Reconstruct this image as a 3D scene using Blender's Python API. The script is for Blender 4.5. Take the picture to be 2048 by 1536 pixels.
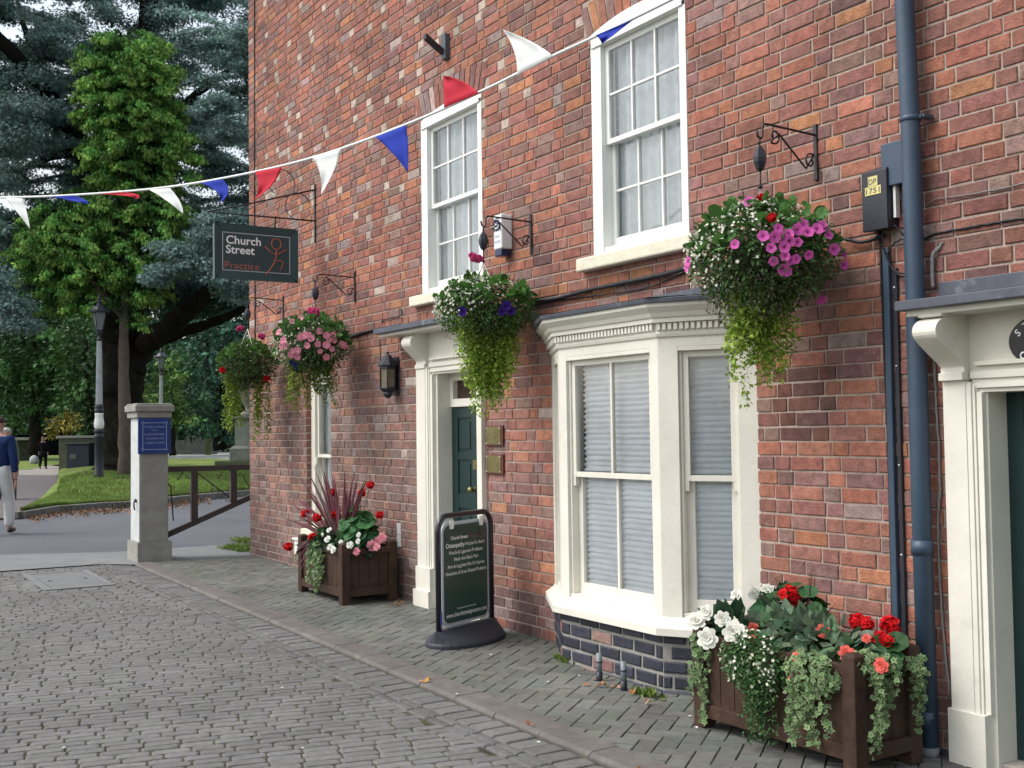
import bpy, math, random
import numpy as np
from mathutils import Matrix, Vector
for _o in list(bpy.data.objects): bpy.data.objects.remove(_o)
SC=bpy.context.scene; COL=SC.collection
rs=np.random.RandomState(7); random.seed(5)
# ------------------------------------------------------------------ camera
F_=2254.0; CAMZ=1.65; YW=4.705          # focal length in photo pixels, eye height, distance of the brick wall
def _rot(yaw,pitch,roll):
    cy,sy,cp,sp=math.cos(yaw),math.sin(yaw),math.cos(pitch),math.sin(pitch)
    fwd=np.array([sy*cp,cy*cp,sp]); right=np.array([cy,-sy,0.]); up=np.cross(right,fwd)
    cr,sr=math.cos(roll),math.sin(roll)
    return np.array([cr*right+sr*up,-(-sr*right+cr*up),fwd])
R_=_rot(*map(math.radians,(-57.85205,2.34860,-0.73570)))
cam=bpy.data.cameras.new('camera'); camo=bpy.data.objects.new('camera',cam); COL.objects.link(camo)
m=Matrix.Identity(4)
for i in range(3):
    m[i][0]=R_[0][i]; m[i][1]=-R_[1][i]; m[i][2]=-R_[2][i]
m[0][3],m[1][3],m[2][3]=0,0,CAMZ
camo.matrix_world=m; cam.sensor_width=36; cam.lens=36*F_/2048; cam.clip_end=2000; cam.clip_start=.05
SC.camera=camo
SC.render.resolution_x=1024; SC.render.resolution_y=768
# ------------------------------------------------------------------ sky, sun, exposure
SUN_EL,SUN_AZ=math.radians(52),math.radians(205)      # azimuth measured from +Y towards +X
w=bpy.data.worlds.new('World'); SC.world=w; w.use_nodes=True
nt=w.node_tree; nt.nodes.clear()
sky=nt.nodes.new('ShaderNodeTexSky'); sky.sky_type='NISHITA'; sky.sun_disc=False
sky.sun_elevation=SUN_EL; sky.sun_rotation=SUN_AZ; sky.dust_density=4; sky.air_density=1.4; sky.ozone_density=1
hs=nt.nodes.new('ShaderNodeHueSaturation'); hs.inputs['Saturation'].default_value=.50
bg=nt.nodes.new('ShaderNodeBackground'); bg.inputs['Strength'].default_value=.15
wo=nt.nodes.new('ShaderNodeOutputWorld')
nt.links.new(sky.outputs[0],hs.inputs['Color']); nt.links.new(hs.outputs[0],bg.inputs[0]); nt.links.new(bg.outputs[0],wo.inputs[0])
sl=bpy.data.lights.new('sun','SUN'); sl.energy=.75; sl.angle=math.radians(25); sl.color=(1,.995,.98)
so=bpy.data.objects.new('sun',sl); COL.objects.link(so)
sd=Vector((math.sin(SUN_AZ)*math.cos(SUN_EL),math.cos(SUN_AZ)*math.cos(SUN_EL),math.sin(SUN_EL)))
so.rotation_euler=sd.to_track_quat('Z','Y').to_euler(); so.location=(0,-3,20)
SC.view_settings.view_transform='Standard'; SC.view_settings.look='None'; SC.view_settings.gamma=1
SC.view_settings.exposure=.84
SC.render.engine='CYCLES'
# ------------------------------------------------------------------ placing helpers
def ray(px,py): return R_.T@np.array([(px-1024)/F_,(py-768)/F_,1.])
def gz(x): return -.0105*np.maximum(x,-70.)
def G(px,py,h=0.):
    d=ray(px,py); t=(h-CAMZ)/(d[2]+.0105*d[0]); P=t*d; P[2]+=CAMZ; return P
def Wp(px,py,Y=YW):
    d=ray(px,py); P=d*(Y/d[1]); P[2]+=CAMZ; return P
def Xp(px,py,X):
    d=ray(px,py); P=d*(X/d[0]); P[2]+=CAMZ; return P
def Pd(px,py,dep):
    P=ray(px,py)*dep; P[2]+=CAMZ; return P
# ------------------------------------------------------------------ mesh builder
def nrm(v):
    v=np.asarray(v,float); return v/np.maximum(np.linalg.norm(v,axis=-1,keepdims=True),1e-9)
class MB:
    def __init__(s): s.V=[]; s.P=[]; s.C=[]; s.n=0
    def add(s,V,faces,mi=0,col=None,smooth=False):
        V=np.asarray(V,float).reshape(-1,3); k={}
        if isinstance(faces,np.ndarray): s.P.append((faces+s.n,mi,smooth))
        else:
            for f in faces: k.setdefault(len(f),[]).append(f)
            for a in k.values(): s.P.append((np.array(a)+s.n,mi,smooth))
        s.V.append(V)
        c=np.ones((len(V),4))
        if col is not None: c[:,:3]=np.asarray(col,float)[...,:3]
        s.C.append(c); s.n+=len(V); return s
    def box(s,x0,x1,y0,y1,z0,z1,mi=0,col=None):
        return s.fbox(((0,0,0),(1,0,0),(0,1,0)),x0,x1,y0,y1,z0,z1,mi,col)
    def fbox(s,fr,a0,a1,b0,b1,z0,z1,mi=0,col=None):
        O,u,n=[np.array(q,float) for q in fr]
        up=np.array([0,0,1.]) if len(fr)==3 else np.array(fr[3],float)
        V=[O+u*a+n*b+up*z for z in (z0,z1) for (a,b) in ((a0,b0),(a1,b0),(a1,b1),(a0,b1))]
        return s.add(V,[(3,2,1,0),(4,5,6,7),(0,1,5,4),(1,2,6,5),(2,3,7,6),(3,0,4,7)],mi,col)
    def tube(s,pts,r,n=8,mi=0,col=None,cap=True):
        pts=np.array(pts,float); N=len(pts)
        r=np.full(N,r) if np.isscalar(r) else np.array(r,float)
        t=nrm(np.gradient(pts,axis=0)); ref=np.array([0,0,1.])
        if abs(t[0]@ref)>.95: ref=np.array([1.,0,0])
        u=nrm(np.cross(t[0],ref)); V=[]
        for i in range(N):
            u=u-t[i]*(u@t[i]); u=nrm(u); b=np.cross(t[i],u)
            a=np.arange(n)*2*math.pi/n
            V.append(pts[i]+r[i]*(np.outer(np.cos(a),u)+np.outer(np.sin(a),b)))
        f=[(i*n+j,i*n+(j+1)%n,(i+1)*n+(j+1)%n,(i+1)*n+j) for i in range(N-1) for j in range(n)]
        if cap: f+= [tuple(range(n))[::-1],tuple((N-1)*n+j for j in range(n))]
        return s.add(np.vstack(V),f,mi,col,True)
    def lathe(s,prof,c,n=16,mi=0,col=None,axis=(0,0,1),rot=0):
        ax=nrm(axis); ref=np.array([1.,0,0]) if abs(ax[0])<.9 else np.array([0,1.,0])
        u=nrm(ref-ax*(ref@ax)); v=np.cross(ax,u); V=[]
        a=np.arange(n)*2*math.pi/n+rot
        for r,z in prof: V.append(np.array(c)+ax*z+r*(np.outer(np.cos(a),u)+np.outer(np.sin(a),v)))
        N=len(prof)
        f=[(i*n+j,i*n+(j+1)%n,(i+1)*n+(j+1)%n,(i+1)*n+j) for i in range(N-1) for j in range(n)]
        f+=[tuple(range(n))[::-1],tuple((N-1)*n+j for j in range(n))]
        return s.add(np.vstack(V),f,mi,col,n>8)
    def prism(s,poly,ext,mi=0,col=None):
        poly=np.array(poly,float); e=np.array(ext,float); n=len(poly)
        f=[tuple(range(n))[::-1],tuple(range(n,2*n))]+[(i,(i+1)%n,n+(i+1)%n,n+i) for i in range(n)]
        return s.add(np.vstack([poly,poly+e]),f,mi,col)
    def sweep(s,prof,path,mi=0,col=None,ends=True):
        """prof: (outward,z) pairs; path: xy points, outward = towards -Y side"""
        path=[np.array(p,float) for p in path]; N=len(path); V=[]
        nn=[]
        for i in range(N-1):
            d=path[i+1]-path[i]; d/=np.linalg.norm(d); nn.append(np.array([d[1],-d[0]]))
        for i in range(N):
            if i==0: o=nn[0]
            elif i==N-1: o=nn[-1]
            else:
                o=nn[i-1]+nn[i]; o/=np.linalg.norm(o); o=o/(o@nn[i])
            for (a,z) in prof: V.append([path[i][0]+o[0]*a,path[i][1]+o[1]*a,z])
        k=len(prof)
        f=[(i*k+j,(i+1)*k+j,(i+1)*k+(j+1)%k,i*k+(j+1)%k) for i in range(N-1) for j in range(k)]
        if ends: f+=[tuple(range(k)),tuple((N-1)*k+j for j in range(k))[::-1]]
        return s.add(V,f,mi,col)
    def inst(s,tv,tf,M,T,col=None,vcol=None,mi=0,smooth=False):
        """N copies of a template: tv (nv,3), tf list of faces, M (N,3,3) columns are axes, T (N,3)"""
        tv=np.asarray(tv,float); N=len(T); nv=len(tv)
        V=np.einsum('nij,vj->nvi',M,tv)+T[:,None,:]
        c=np.ones((N,nv,3))
        if col is not None: c=c*np.asarray(col).reshape(-1,1,3)
        if vcol is not None: c=c*np.asarray(vcol)[None]
        k={}
        for f in tf: k.setdefault(len(f),[]).append(f)
        base=(np.arange(N)*nv)[:,None,None]
        for kk,a in k.items():
            A=(np.array(a)[None]+base).reshape(-1,kk); s.P.append((A+s.n,mi,smooth))
        s.V.append(V.reshape(-1,3)); cc=np.ones((N*nv,4)); cc[:,:3]=c.reshape(-1,3); s.C.append(cc); s.n+=N*nv
        return s
    def mesh(s,name,mats,origin=(0,0,0),color=True):
        V=np.vstack(s.V)-np.array(origin,float); me=bpy.data.meshes.new(name)
        me.vertices.add(len(V)); me.vertices.foreach_set('co',V.astype(np.float32).ravel())
        L=np.concatenate([p[0].ravel() for p in s.P]); tot=np.concatenate([np.full(len(p[0]),p[0].shape[1]) for p in s.P])
        st=np.concatenate([[0],np.cumsum(tot)[:-1]])
        me.loops.add(len(L)); me.loops.foreach_set('vertex_index',L.astype(np.int32))
        me.polygons.add(len(tot)); me.polygons.foreach_set('loop_start',st.astype(np.int32))
        me.polygons.foreach_set('material_index',np.concatenate([np.full(len(p[0]),p[1]) for p in s.P]).astype(np.int32))
        me.polygons.foreach_set('use_smooth',np.concatenate([np.full(len(p[0]),p[2]) for p in s.P]))
        me.update(calc_edges=True)
        if color:
            a=me.color_attributes.new('Col','FLOAT_COLOR','POINT'); a.data.foreach_set('color',np.vstack(s.C).astype(np.float32).ravel())
        for mt in (mats if isinstance(mats,(list,tuple)) else [mats]): me.materials.append(mt)
        return me
def link(name,data,parent=None,loc=(0,0,0)):
    o=bpy.data.objects.new(name,data); COL.objects.link(o); o.location=loc
    if parent is not None: o.parent=parent
    return o
def tag(o,label=None,cat=None,group=None,kind=None):
    if label: o['label']=label
    if cat: o['category']=cat
    if group: o['group']=group
    if kind: o['kind']=kind
    return o
def thing(name,label,cat,loc=(0,0,0),group=None):
    o=link(name,None,None,tuple(float(q) for q in loc)); o.empty_display_size=.1
    return tag(o,label,cat,group)
def wl(o):
    v=np.array(o.location)
    while o.parent is not None: o=o.parent; v=v+np.array(o.location)
    return v
def part(name,mb,mats,parent,bevel=0,label=None):
    """mesh written in world coordinates, hung on parent (a thing or a part)"""
    o=link(name,mb.mesh(name,mats,wl(parent)),parent)
    if label: o['label']=label
    if bevel: bev(o,bevel)
    return o
def solo(name,mb,mats,label,cat,org=(0,0,0),group=None,bevel=0,kind=None):
    o=link(name,mb.mesh(name,mats,org),None,tuple(float(q) for q in org)); tag(o,label,cat,group,kind)
    if bevel: bev(o,bevel)
    return o
def bev(o,wd,seg=2):
    b=o.modifiers.new('bevel','BEVEL'); b.width=wd; b.segments=seg; b.limit_method='ANGLE'; b.angle_limit=math.radians(35)
# ------------------------------------------------------------------ materials
def mat(name,col=(.5,.5,.5),rough=.7,var=.12,scale=6,bump=.15,bscale=60,metal=0,spec=.4,attr=False,stain=None,sscale=1.5,island=0.,trans=0.,coat=0,big=None):
    M=bpy.data.materials.new(name); M.use_nodes=True; t=M.node_tree; N=t.nodes; L=t.links
    b=N['Principled BSDF']; out=N['Material Output']
    b.inputs['Roughness'].default_value=rough; b.inputs['Metallic'].default_value=metal; b.inputs['Specular IOR Level'].default_value=spec
    if coat: b.inputs['Coat Weight'].default_value=coat
    tc=N.new('ShaderNodeTexCoord'); geo=N.new('ShaderNodeNewGeometry')
    pos=geo.outputs['Position']
    n1=N.new('ShaderNodeTexNoise'); n1.inputs['Scale'].default_value=scale; n1.inputs['Detail'].default_value=8; n1.inputs['Roughness'].default_value=.65
    L.new(pos,n1.inputs['Vector'])
    mr=N.new('ShaderNodeMapRange'); mr.inputs['From Min'].default_value=.3; mr.inputs['From Max'].default_value=.7
    mr.inputs['To Min'].default_value=1-var; mr.inputs['To Max'].default_value=1+var; L.new(n1.outputs['Fac'],mr.inputs['Value'])
    last=mr.outputs[0]
    if island:
        mi=N.new('ShaderNodeMapRange'); mi.inputs['To Min'].default_value=1-island; mi.inputs['To Max'].default_value=1+island
        L.new(geo.outputs['Random Per Island'],mi.inputs['Value'])
        mm=N.new('ShaderNodeMath'); mm.operation='MULTIPLY'; L.new(last,mm.inputs[0]); L.new(mi.outputs[0],mm.inputs[1]); last=mm.outputs[0]
    if big:
        nb=N.new('ShaderNodeTexNoise'); nb.inputs['Scale'].default_value=big[0]; nb.inputs['Detail'].default_value=5; nb.inputs['Roughness'].default_value=.6; nb.inputs['Distortion'].default_value=.6
        L.new(pos,nb.inputs['Vector']); mb_=N.new('ShaderNodeMapRange'); mb_.inputs['From Min'].default_value=.32; mb_.inputs['From Max'].default_value=.68
        mb_.inputs['To Min'].default_value=1-big[1]; mb_.inputs['To Max'].default_value=1+big[1]; L.new(nb.outputs['Fac'],mb_.inputs['Value'])
        mm=N.new('ShaderNodeMath'); mm.operation='MULTIPLY'; L.new(last,mm.inputs[0]); L.new(mb_.outputs[0],mm.inputs[1]); last=mm.outputs[0]
    vm=N.new('ShaderNodeVectorMath'); vm.operation='SCALE'; L.new(last,vm.inputs['Scale'])
    if attr:
        at=N.new('ShaderNodeAttribute'); at.attribute_name='Col'
        mx=N.new('ShaderNodeVectorMath'); mx.operation='MULTIPLY'; mx.inputs[1].default_value=col
        L.new(at.outputs['Color'],mx.inputs[0]); L.new(mx.outputs[0],vm.inputs[0])
    else: vm.inputs[0].default_value=col
    c=vm.outputs[0]
    if stain:
        n2=N.new('ShaderNodeTexNoise'); n2.inputs['Scale'].default_value=sscale; n2.inputs['Detail'].default_value=6; n2.inputs['Roughness'].default_value=.7
        L.new(pos,n2.inputs['Vector']); m2=N.new('ShaderNodeMapRange'); m2.inputs['From Min'].default_value=stain[3]; m2.inputs['From Max'].default_value=stain[3]+.15
        m2.inputs['To Max'].default_value=stain[4]; L.new(n2.outputs['Fac'],m2.inputs['Value'])
        mix=N.new('ShaderNodeMix'); mix.data_type='RGBA'; L.new(m2.outputs[0],mix.inputs['Factor']); L.new(c,mix.inputs[6]); mix.inputs[7].default_value=(*stain[:3],1); c=mix.outputs[2]
    L.new(c,b.inputs['Base Color'])
    if bump:
        n3=N.new('ShaderNodeTexNoise'); n3.inputs['Scale'].default_value=bscale; n3.inputs['Detail'].default_value=4
        L.new(pos,n3.inputs['Vector']); bp=N.new('ShaderNodeBump'); bp.inputs['Strength'].default_value=bump; bp.inputs['Distance'].default_value=.01
        L.new(n3.outputs['Fac'],bp.inputs['Height']); L.new(bp.outputs[0],b.inputs['Normal'])
    if trans:
        tr=N.new('ShaderNodeBsdfTranslucent'); L.new(c,tr.inputs[0]); ms=N.new('ShaderNodeMixShader'); ms.inputs[0].default_value=trans
        L.new(b.outputs[0],ms.inputs[1]); L.new(tr.outputs[0],ms.inputs[2]); L.new(ms.outputs[0],out.inputs[0])
    return M
def glassmat(name,tint=(.9,.95,1),refl=.12):
    M=bpy.data.materials.new(name); M.use_nodes=True; t=M.node_tree; N=t.nodes; L=t.links; N.clear()
    out=N.new('ShaderNodeOutputMaterial'); tr=N.new('ShaderNodeBsdfTransparent'); tr.inputs[0].default_value=(*tint,1)
    gl=N.new('ShaderNodeBsdfGlossy'); gl.inputs['Roughness'].default_value=.03
    fr=N.new('ShaderNodeFresnel'); fr.inputs[0].default_value=1.52
    ad=N.new('ShaderNodeMath'); ad.operation='ADD'; ad.inputs[1].default_value=refl; ad.use_clamp=True; L.new(fr.outputs[0],ad.inputs[0])
    no=N.new('ShaderNodeTexNoise'); no.inputs['Scale'].default_value=2.2; bp=N.new('ShaderNodeBump'); bp.inputs['Strength'].default_value=.12; bp.inputs['Distance'].default_value=.02
    L.new(no.outputs['Fac'],bp.inputs['Height']); L.new(bp.outputs[0],gl.inputs['Normal'])
    ms=N.new('ShaderNodeMixShader'); L.new(ad.outputs[0],ms.inputs[0]); L.new(tr.outputs[0],ms.inputs[1]); L.new(gl.outputs[0],ms.inputs[2]); L.new(ms.outputs[0],out.inputs[0])
    return M
M_brick=mat('brick',(1,1,1),.85,.34,22,.6,80,attr=True,stain=(.36,.27,.235,.60,.45),sscale=7,spec=.25,big=(.9,.20))
M_mortar=mat('mortar',(.38,.31,.265),.95,.25,12,.5,120,spec=.1,stain=(.22,.18,.16,.55,.6),sscale=2.5)
M_bluebrick=mat('glazed_brick',(1,1,1),.55,.3,30,.4,90,attr=True,spec=.4,stain=(.3,.27,.25,.66,.4),sscale=14)
M_cream=mat('cream_paint',(.69,.67,.59),.45,.06,3,.22,26,spec=.45,stain=(.44,.41,.33,.60,.45),sscale=4,big=(1.7,.06))
M_white=mat('white_paint',(.76,.77,.74),.42,.06,3,.2,28,spec=.45,stain=(.5,.49,.42,.61,.45),sscale=5)
M_stonesill=mat('painted_stone_sill',(.68,.64,.51),.7,.1,8,.35,40,stain=(.36,.34,.25,.62,.7),sscale=7)
M_lead=mat('lead_sheet',(.085,.095,.12),.5,.25,5,.3,14,metal=.2,stain=(.25,.27,.3,.56,.7),sscale=8)
M_glass=glassmat('window_glass',(.97,.99,1.0),.08)
M_room=mat('dark_interior',(.03,.03,.035),.9,.1)
M_lace=mat('lace_curtain',(.92,.95,.97),.9,.10,18,.3,70)
M_blind=mat('pleated_blind',(.93,.95,.97),.85,.08,5,.1,60)
M_green=mat('green_gloss_paint',(.010,.031,.031),.32,.12,4,.1,30,spec=.35,coat=.1)
M_iron=mat('black_wrought_iron',(.018,.016,.02),.5,.2,20,.2,80,spec=.5,stain=(.10,.04,.02,.66,.6),sscale=20)
M_pipe=mat('blue_grey_painted_iron',(.038,.066,.105),.45,.12,8,.15,60,spec=.45,stain=(.2,.22,.23,.70,.7),sscale=12)
M_blackpl=mat('black_plastic',(.022,.026,.036),.4,.1,8,.1,80)
M_cable=mat('black_cable',(.012,.012,.016),.5,.1)
M_greycable=mat('grey_cable',(.2,.2,.2),.6,.1)
M_brass=mat('tarnished_brass',(.23,.20,.09),.35,.3,14,.2,60,metal=.75)
M_wood=mat('dark_stained_wood',(.052,.030,.021),.6,.3,14,.3,40,spec=.2,big=(3,.3),stain=(.12,.06,.045,.6,.6),sscale=9)
M_soil=mat('soil',(.03,.02,.013),.95,.4,30,.8,60)
# =================================================================== THE BRICK BUILDING
BX0,BX1,BTOP=-13.63,1.2,7.9
house=thing('brick_building','long red brick town house with cream painted doorcases, bay window and white sash windows','building',((BX0+BX1)/2,YW,0))
FRW=((0,YW,0),(1,0,0),(0,-1,0))
def pal(n,probs):
    P=np.array([(.38,.125,.065),(.28,.092,.058),(.225,.088,.066),(.165,.088,.085),(.20,.145,.125),(.075,.055,.058),(.52,.45,.39),(.45,.17,.06),(.24,.215,.21)])
    P=P*.52+.48*np.array([.262,.127,.100]); P=P*np.array([1.0,1.04,1.08])
    k=rs.choice(len(P),n,p=np.array(probs)/np.sum(probs)); return P[k]*(1+rs.uniform(-.16,.16,(n,1)))*(1+rs.uniform(-.05,.05,(n,3)))
def brickgeo(mb,fr,B,col,proud=.006,be=.005,mi=0):
    """B rows: a0,a1,z0,z1 ; bricks with a chamfered face"""
    B=np.array(B); n=len(B); O,u,nn=[np.array(q,float) for q in fr]
    pr=proud+rs.uniform(-.0022,.0022,n)
    def pts(i,h): 
        a0,a1,z0,z1=B[:,0]+i,B[:,1]-i,B[:,2]+i,B[:,3]-i
        q=np.stack([np.stack([a0,z0],1),np.stack([a1,z0],1),np.stack([a1,z1],1),np.stack([a0,z1],1)],1)+rs.uniform(-.0024,.0024,(n,4,2))
        return O+q[...,:1]*u+np.array([0,0,1.])*q[...,1:]+(h[:,None,None]+rs.uniform(-.0012,.0012,(n,4,1)))*nn
    out=pts(0,pr*0-.004); mid=pts(.001,pr-.004); inn=pts(be,pr)
    V=np.stack([out,mid,inn],1).reshape(n,12,3)
    F=[(8,9,10,11)]+[(a+j,a+(j+1)%4,a+4+(j+1)%4,a+4+j) for a in (0,4) for j in range(4)]
    base=(np.arange(n)*12)[:,None,None]; A=(np.array(F)[None]+base).reshape(-1,4)
    c=np.ones((n,12,3))*col[:,None,:]; c[:,:4]*=.8
    mb.add(V.reshape(-1,3),A,mi,c.reshape(-1,3))
CH_,ST_,HD_=.0825,.2435,.1217
OPEN=[(-11.76,-11.08,.60,2.30),(-9.03,-7.90,-.3,2.45),(-6.80,-4.88,.45,2.25),(-3.45,-2.2,-.3,2.2),(-6.37,-5.36,2.80,4.44),(-8.97,-7.90,2.80,4.47)]
ARCH=[(-6.37,-5.36,4.44,.06),(-8.97,-7.90,4.45,.055)]
def arcz(A,x): return A[2]+A[3]*(1-((x-(A[0]+A[1])/2)/((A[1]-A[0])/2))**2)
def flemish(x0,x1,z0,z1,opens,arches,mj=.0095):
    out=[]; k0=int(math.floor(z0/CH_)); 
    for k in range(k0,int(z1/CH_)+1):
        za,zb=k*CH_+mj/2,(k+1)*CH_-mj/2; x=x0-(k%2)*(ST_/2+HD_/2)-rs.uniform(0,.012); hd=k%2; wob=rs.uniform(-.0015,.0015)
        while x<x1:
            wd=(HD_ if hd else ST_)*rs.uniform(.965,1.035); a,b=max(x,x0),min(x+wd-mj,x1)
            segs=[(a,b)] if b-a>.02 else []
            zc=(za+zb)/2
            for (oa,ob,oz0,oz1) in opens:
                if oz0<zc<oz1:
                    ns=[]
                    for (p,q) in segs:
                        if q<=oa or p>=ob: ns.append((p,q)); continue
                        if p<oa-.015: ns.append((p,oa))
                        if q>ob+.015: ns.append((ob,q))
                    segs=ns
            for (p,q) in segs:
                m_=(p+q)/2; bad=False
                for A in arches:
                    if A[0]-.07<m_<A[1]+.07 and A[2]-.02<zc<arcz(A,m_)+.24: bad=True
                if not bad: out.append((p,q,za+wob,zb+wob,hd))
            x+=wd; hd=1-hd
    return np.array(out)
wallmb=MB(); B=flemish(BX0,BX1,-.25,BTOP,OPEN,ARCH); n=len(B)
cx,cz=(B[:,0]+B[:,1])/2,(B[:,2]+B[:,3])/2
col=pal(n,[2.2,3.4,3.2,1.6,.8,.22,.04,.6,.2])
def blend(mask,probs):
    global col
    k=mask; col[k]=pal(k.sum(),probs)
up=(cz>2.4+rs.uniform(-.8,.8,n))&(cx<-6.5+rs.uniform(-1.5,1.5,n)); blend(up,[3.2,3.4,3.0,1.4,1.0,.2,.25,1.0,.35])
pale=(cz>3.6)&(cx<-7.2)&(B[:,4]>.5)&(rs.rand(n)<.19); col[pale]=np.array([.42,.34,.28])*rs.uniform(.75,1.15,(pale.sum(),1))
lowl=(cz<2.2+rs.uniform(-.3,.3,n))&(cx<-7.5); blend(lowl,[1.4,2.2,3.6,2.2,2.6,.3,.1,.6,.5])
lr=(cz<2.5)&(cx>-4.9); blend(lr,[2.0,3.4,3.2,2.4,.7,.25,.02,.35,.25])
pl=(cz<.42+rs.uniform(-.08,.08,n))&(cx<-6.2); blend(pl,[.2,.5,.8,1.2,1.0,3.6,.02,.1,.8])
pl=(cz<.30)&(cx>-4.9); blend(pl,[.2,.7,1,1.2,.6,3,0,.1,.5])
pl=(cz<.12)&(rs.rand(n)<.85); col[pl]=np.array([.055,.05,.062])*rs.uniform(.7,1.5,(pl.sum(),1))
col*=(1+.13*np.sin(cx*1.9+1.3*np.sin(cz*2.1))*np.sin(cz*2.7+.8*np.sin(cx*1.3))+.07*np.sin(cx*5.1+cz*3.3))[:,None]
st=(np.abs(cx+4.45)<.22)&(cz<2.0)&(cz>1.6); col[st]*=.55
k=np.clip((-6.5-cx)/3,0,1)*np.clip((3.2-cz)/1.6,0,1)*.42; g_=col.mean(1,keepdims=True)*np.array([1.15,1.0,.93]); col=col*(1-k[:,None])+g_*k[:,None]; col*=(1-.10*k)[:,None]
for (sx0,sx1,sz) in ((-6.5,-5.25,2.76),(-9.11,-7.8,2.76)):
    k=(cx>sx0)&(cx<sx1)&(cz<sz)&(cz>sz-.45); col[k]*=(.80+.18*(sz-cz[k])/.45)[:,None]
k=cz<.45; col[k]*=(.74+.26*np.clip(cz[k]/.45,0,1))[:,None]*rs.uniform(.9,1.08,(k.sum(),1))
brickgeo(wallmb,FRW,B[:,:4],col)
for A in ARCH:                                      # rubbed-brick arches of bricks on end
    nb=int((A[1]-A[0]+.1)/.083)
    for i in range(nb):
        x0=A[0]-.04+i*(A[1]-A[0]+.08)/nb; x1=x0+(A[1]-A[0]+.08)/nb-.008; xc=(A[0]+A[1])/2; lean=((x0+x1)/2-xc)*.16
        za=arcz(A,np.clip((x0+x1)/2,A[0],A[1])); c=pal(1,[4,3,2,1,1,.2,1.2,1,1])[0]
        V=[(x0,YW-.006,za),(x1,YW-.006,za),(x1+lean,YW-.006,za+.225),(x0+lean,YW-.006,za+.225)]; V+=[(a,YW+.02,c_) for a,b,c_ in V]
        wallmb.add(V,[(0,1,2,3),(0,1,5,4),(1,2,6,5),(2,3,7,6),(3,0,4,7)],0,c)
# mortar bed behind the bricks, with the openings left free, and brick reveals
xs=sorted(set([BX0,BX1]+[o[i] for o in OPEN for i in (0,1)])); zs=sorted(set([-.4,BTOP]+[o[i] for o in OPEN for i in (2,3)]))
for i in range(len(xs)-1):
    for j in range(len(zs)-1):
        a,b,c,d=xs[i],xs[i+1],zs[j],zs[j+1]
        if any(o[0]<=a and b<=o[1] and o[2]<=c and d<=o[3] for o in OPEN): continue
        wallmb.add([(a,YW+.001,c),(b,YW+.001,c),(b,YW+.001,d),(a,YW+.001,d)],[(0,1,2,3)],1)
for o in OPEN:
    for (a,b) in ((o[0],o[0]),(o[1],o[1])):
        wallmb.add([(a,YW+.001,o[2]),(a,YW+.3,o[2]),(a,YW+.3,o[3]),(a,YW+.001,o[3])],[(0,1,2,3)],2)
    wallmb.add([(o[0],YW+.001,o[3]),(o[1],YW+.001,o[3]),(o[1],YW+.3,o[3]),(o[0],YW+.3,o[3])],[(0,1,2,3)],2)
# end wall, back wall
def brickmat2():
    M=mat('brick_end_wall',(.24,.11,.08),.9,.25,10,.3,50); t=M.node_tree; N=t.nodes; L=t.links
    br=N.new('ShaderNodeTexBrick'); br.inputs['Scale'].default_value=1; br.inputs['Brick Width'].default_value=.24; br.inputs['Row Height'].default_value=.0825; br.inputs['Mortar Size'].default_value=.006
    br.inputs['Color1'].default_value=(.28,.11,.07,1); br.inputs['Color2'].default_value=(.17,.09,.08,1); br.inputs['Mortar'].default_value=(.4,.34,.29,1)
    g=N.new('ShaderNodeNewGeometry'); sp=N.new('ShaderNodeSeparateXYZ'); cb=N.new('ShaderNodeCombineXYZ'); ad=N.new('ShaderNodeMath')
    L.new(g.outputs['Position'],sp.inputs[0]); L.new(sp.outputs[0],ad.inputs[0]); L.new(sp.outputs[1],ad.inputs[1]); L.new(ad.outputs[0],cb.inputs[0]); L.new(sp.outputs[2],cb.inputs[1]); L.new(cb.outputs[0],br.inputs['Vector'])
    L.new(br.outputs['Color'],N['Principled BSDF'].inputs['Base Color']); return M
M_brick2=brickmat2()
V=[(BX0,YW,-.4),(BX0,YW+8,-.4),(BX0,YW+8,BTOP),(BX0,YW,BTOP),(BX1,YW,-.4),(BX1,YW+8,-.4),(BX1,YW+8,BTOP),(BX1,YW,BTOP)]
wallmb.add(V,[(0,1,2,3),(4,5,6,7),(1,5,6,2)],2)
part('wall',wallmb,[M_brick,M_mortar,M_brick2],house)
rf=MB(); rf.prism([(BX0-.2,YW-.35,BTOP-.05),(BX0-.2,YW+4,BTOP+2.6),(BX0-.2,YW+8.3,BTOP-.05)],(BX1-BX0+.4,0,0)); part('roof',rf,mat('slate_roof',(.09,.09,.1),.7,.2,20,.3,30),house)
for o in OPEN: rm=MB(); rm.box(o[0]-.1,o[1]+.1,YW+.32,YW+.36,o[2]-.1,o[3]+.1); part('dark_room_back',rm,M_room,house)  # added near-black panels; the unlit rooms' darkness is put into their colour
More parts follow.
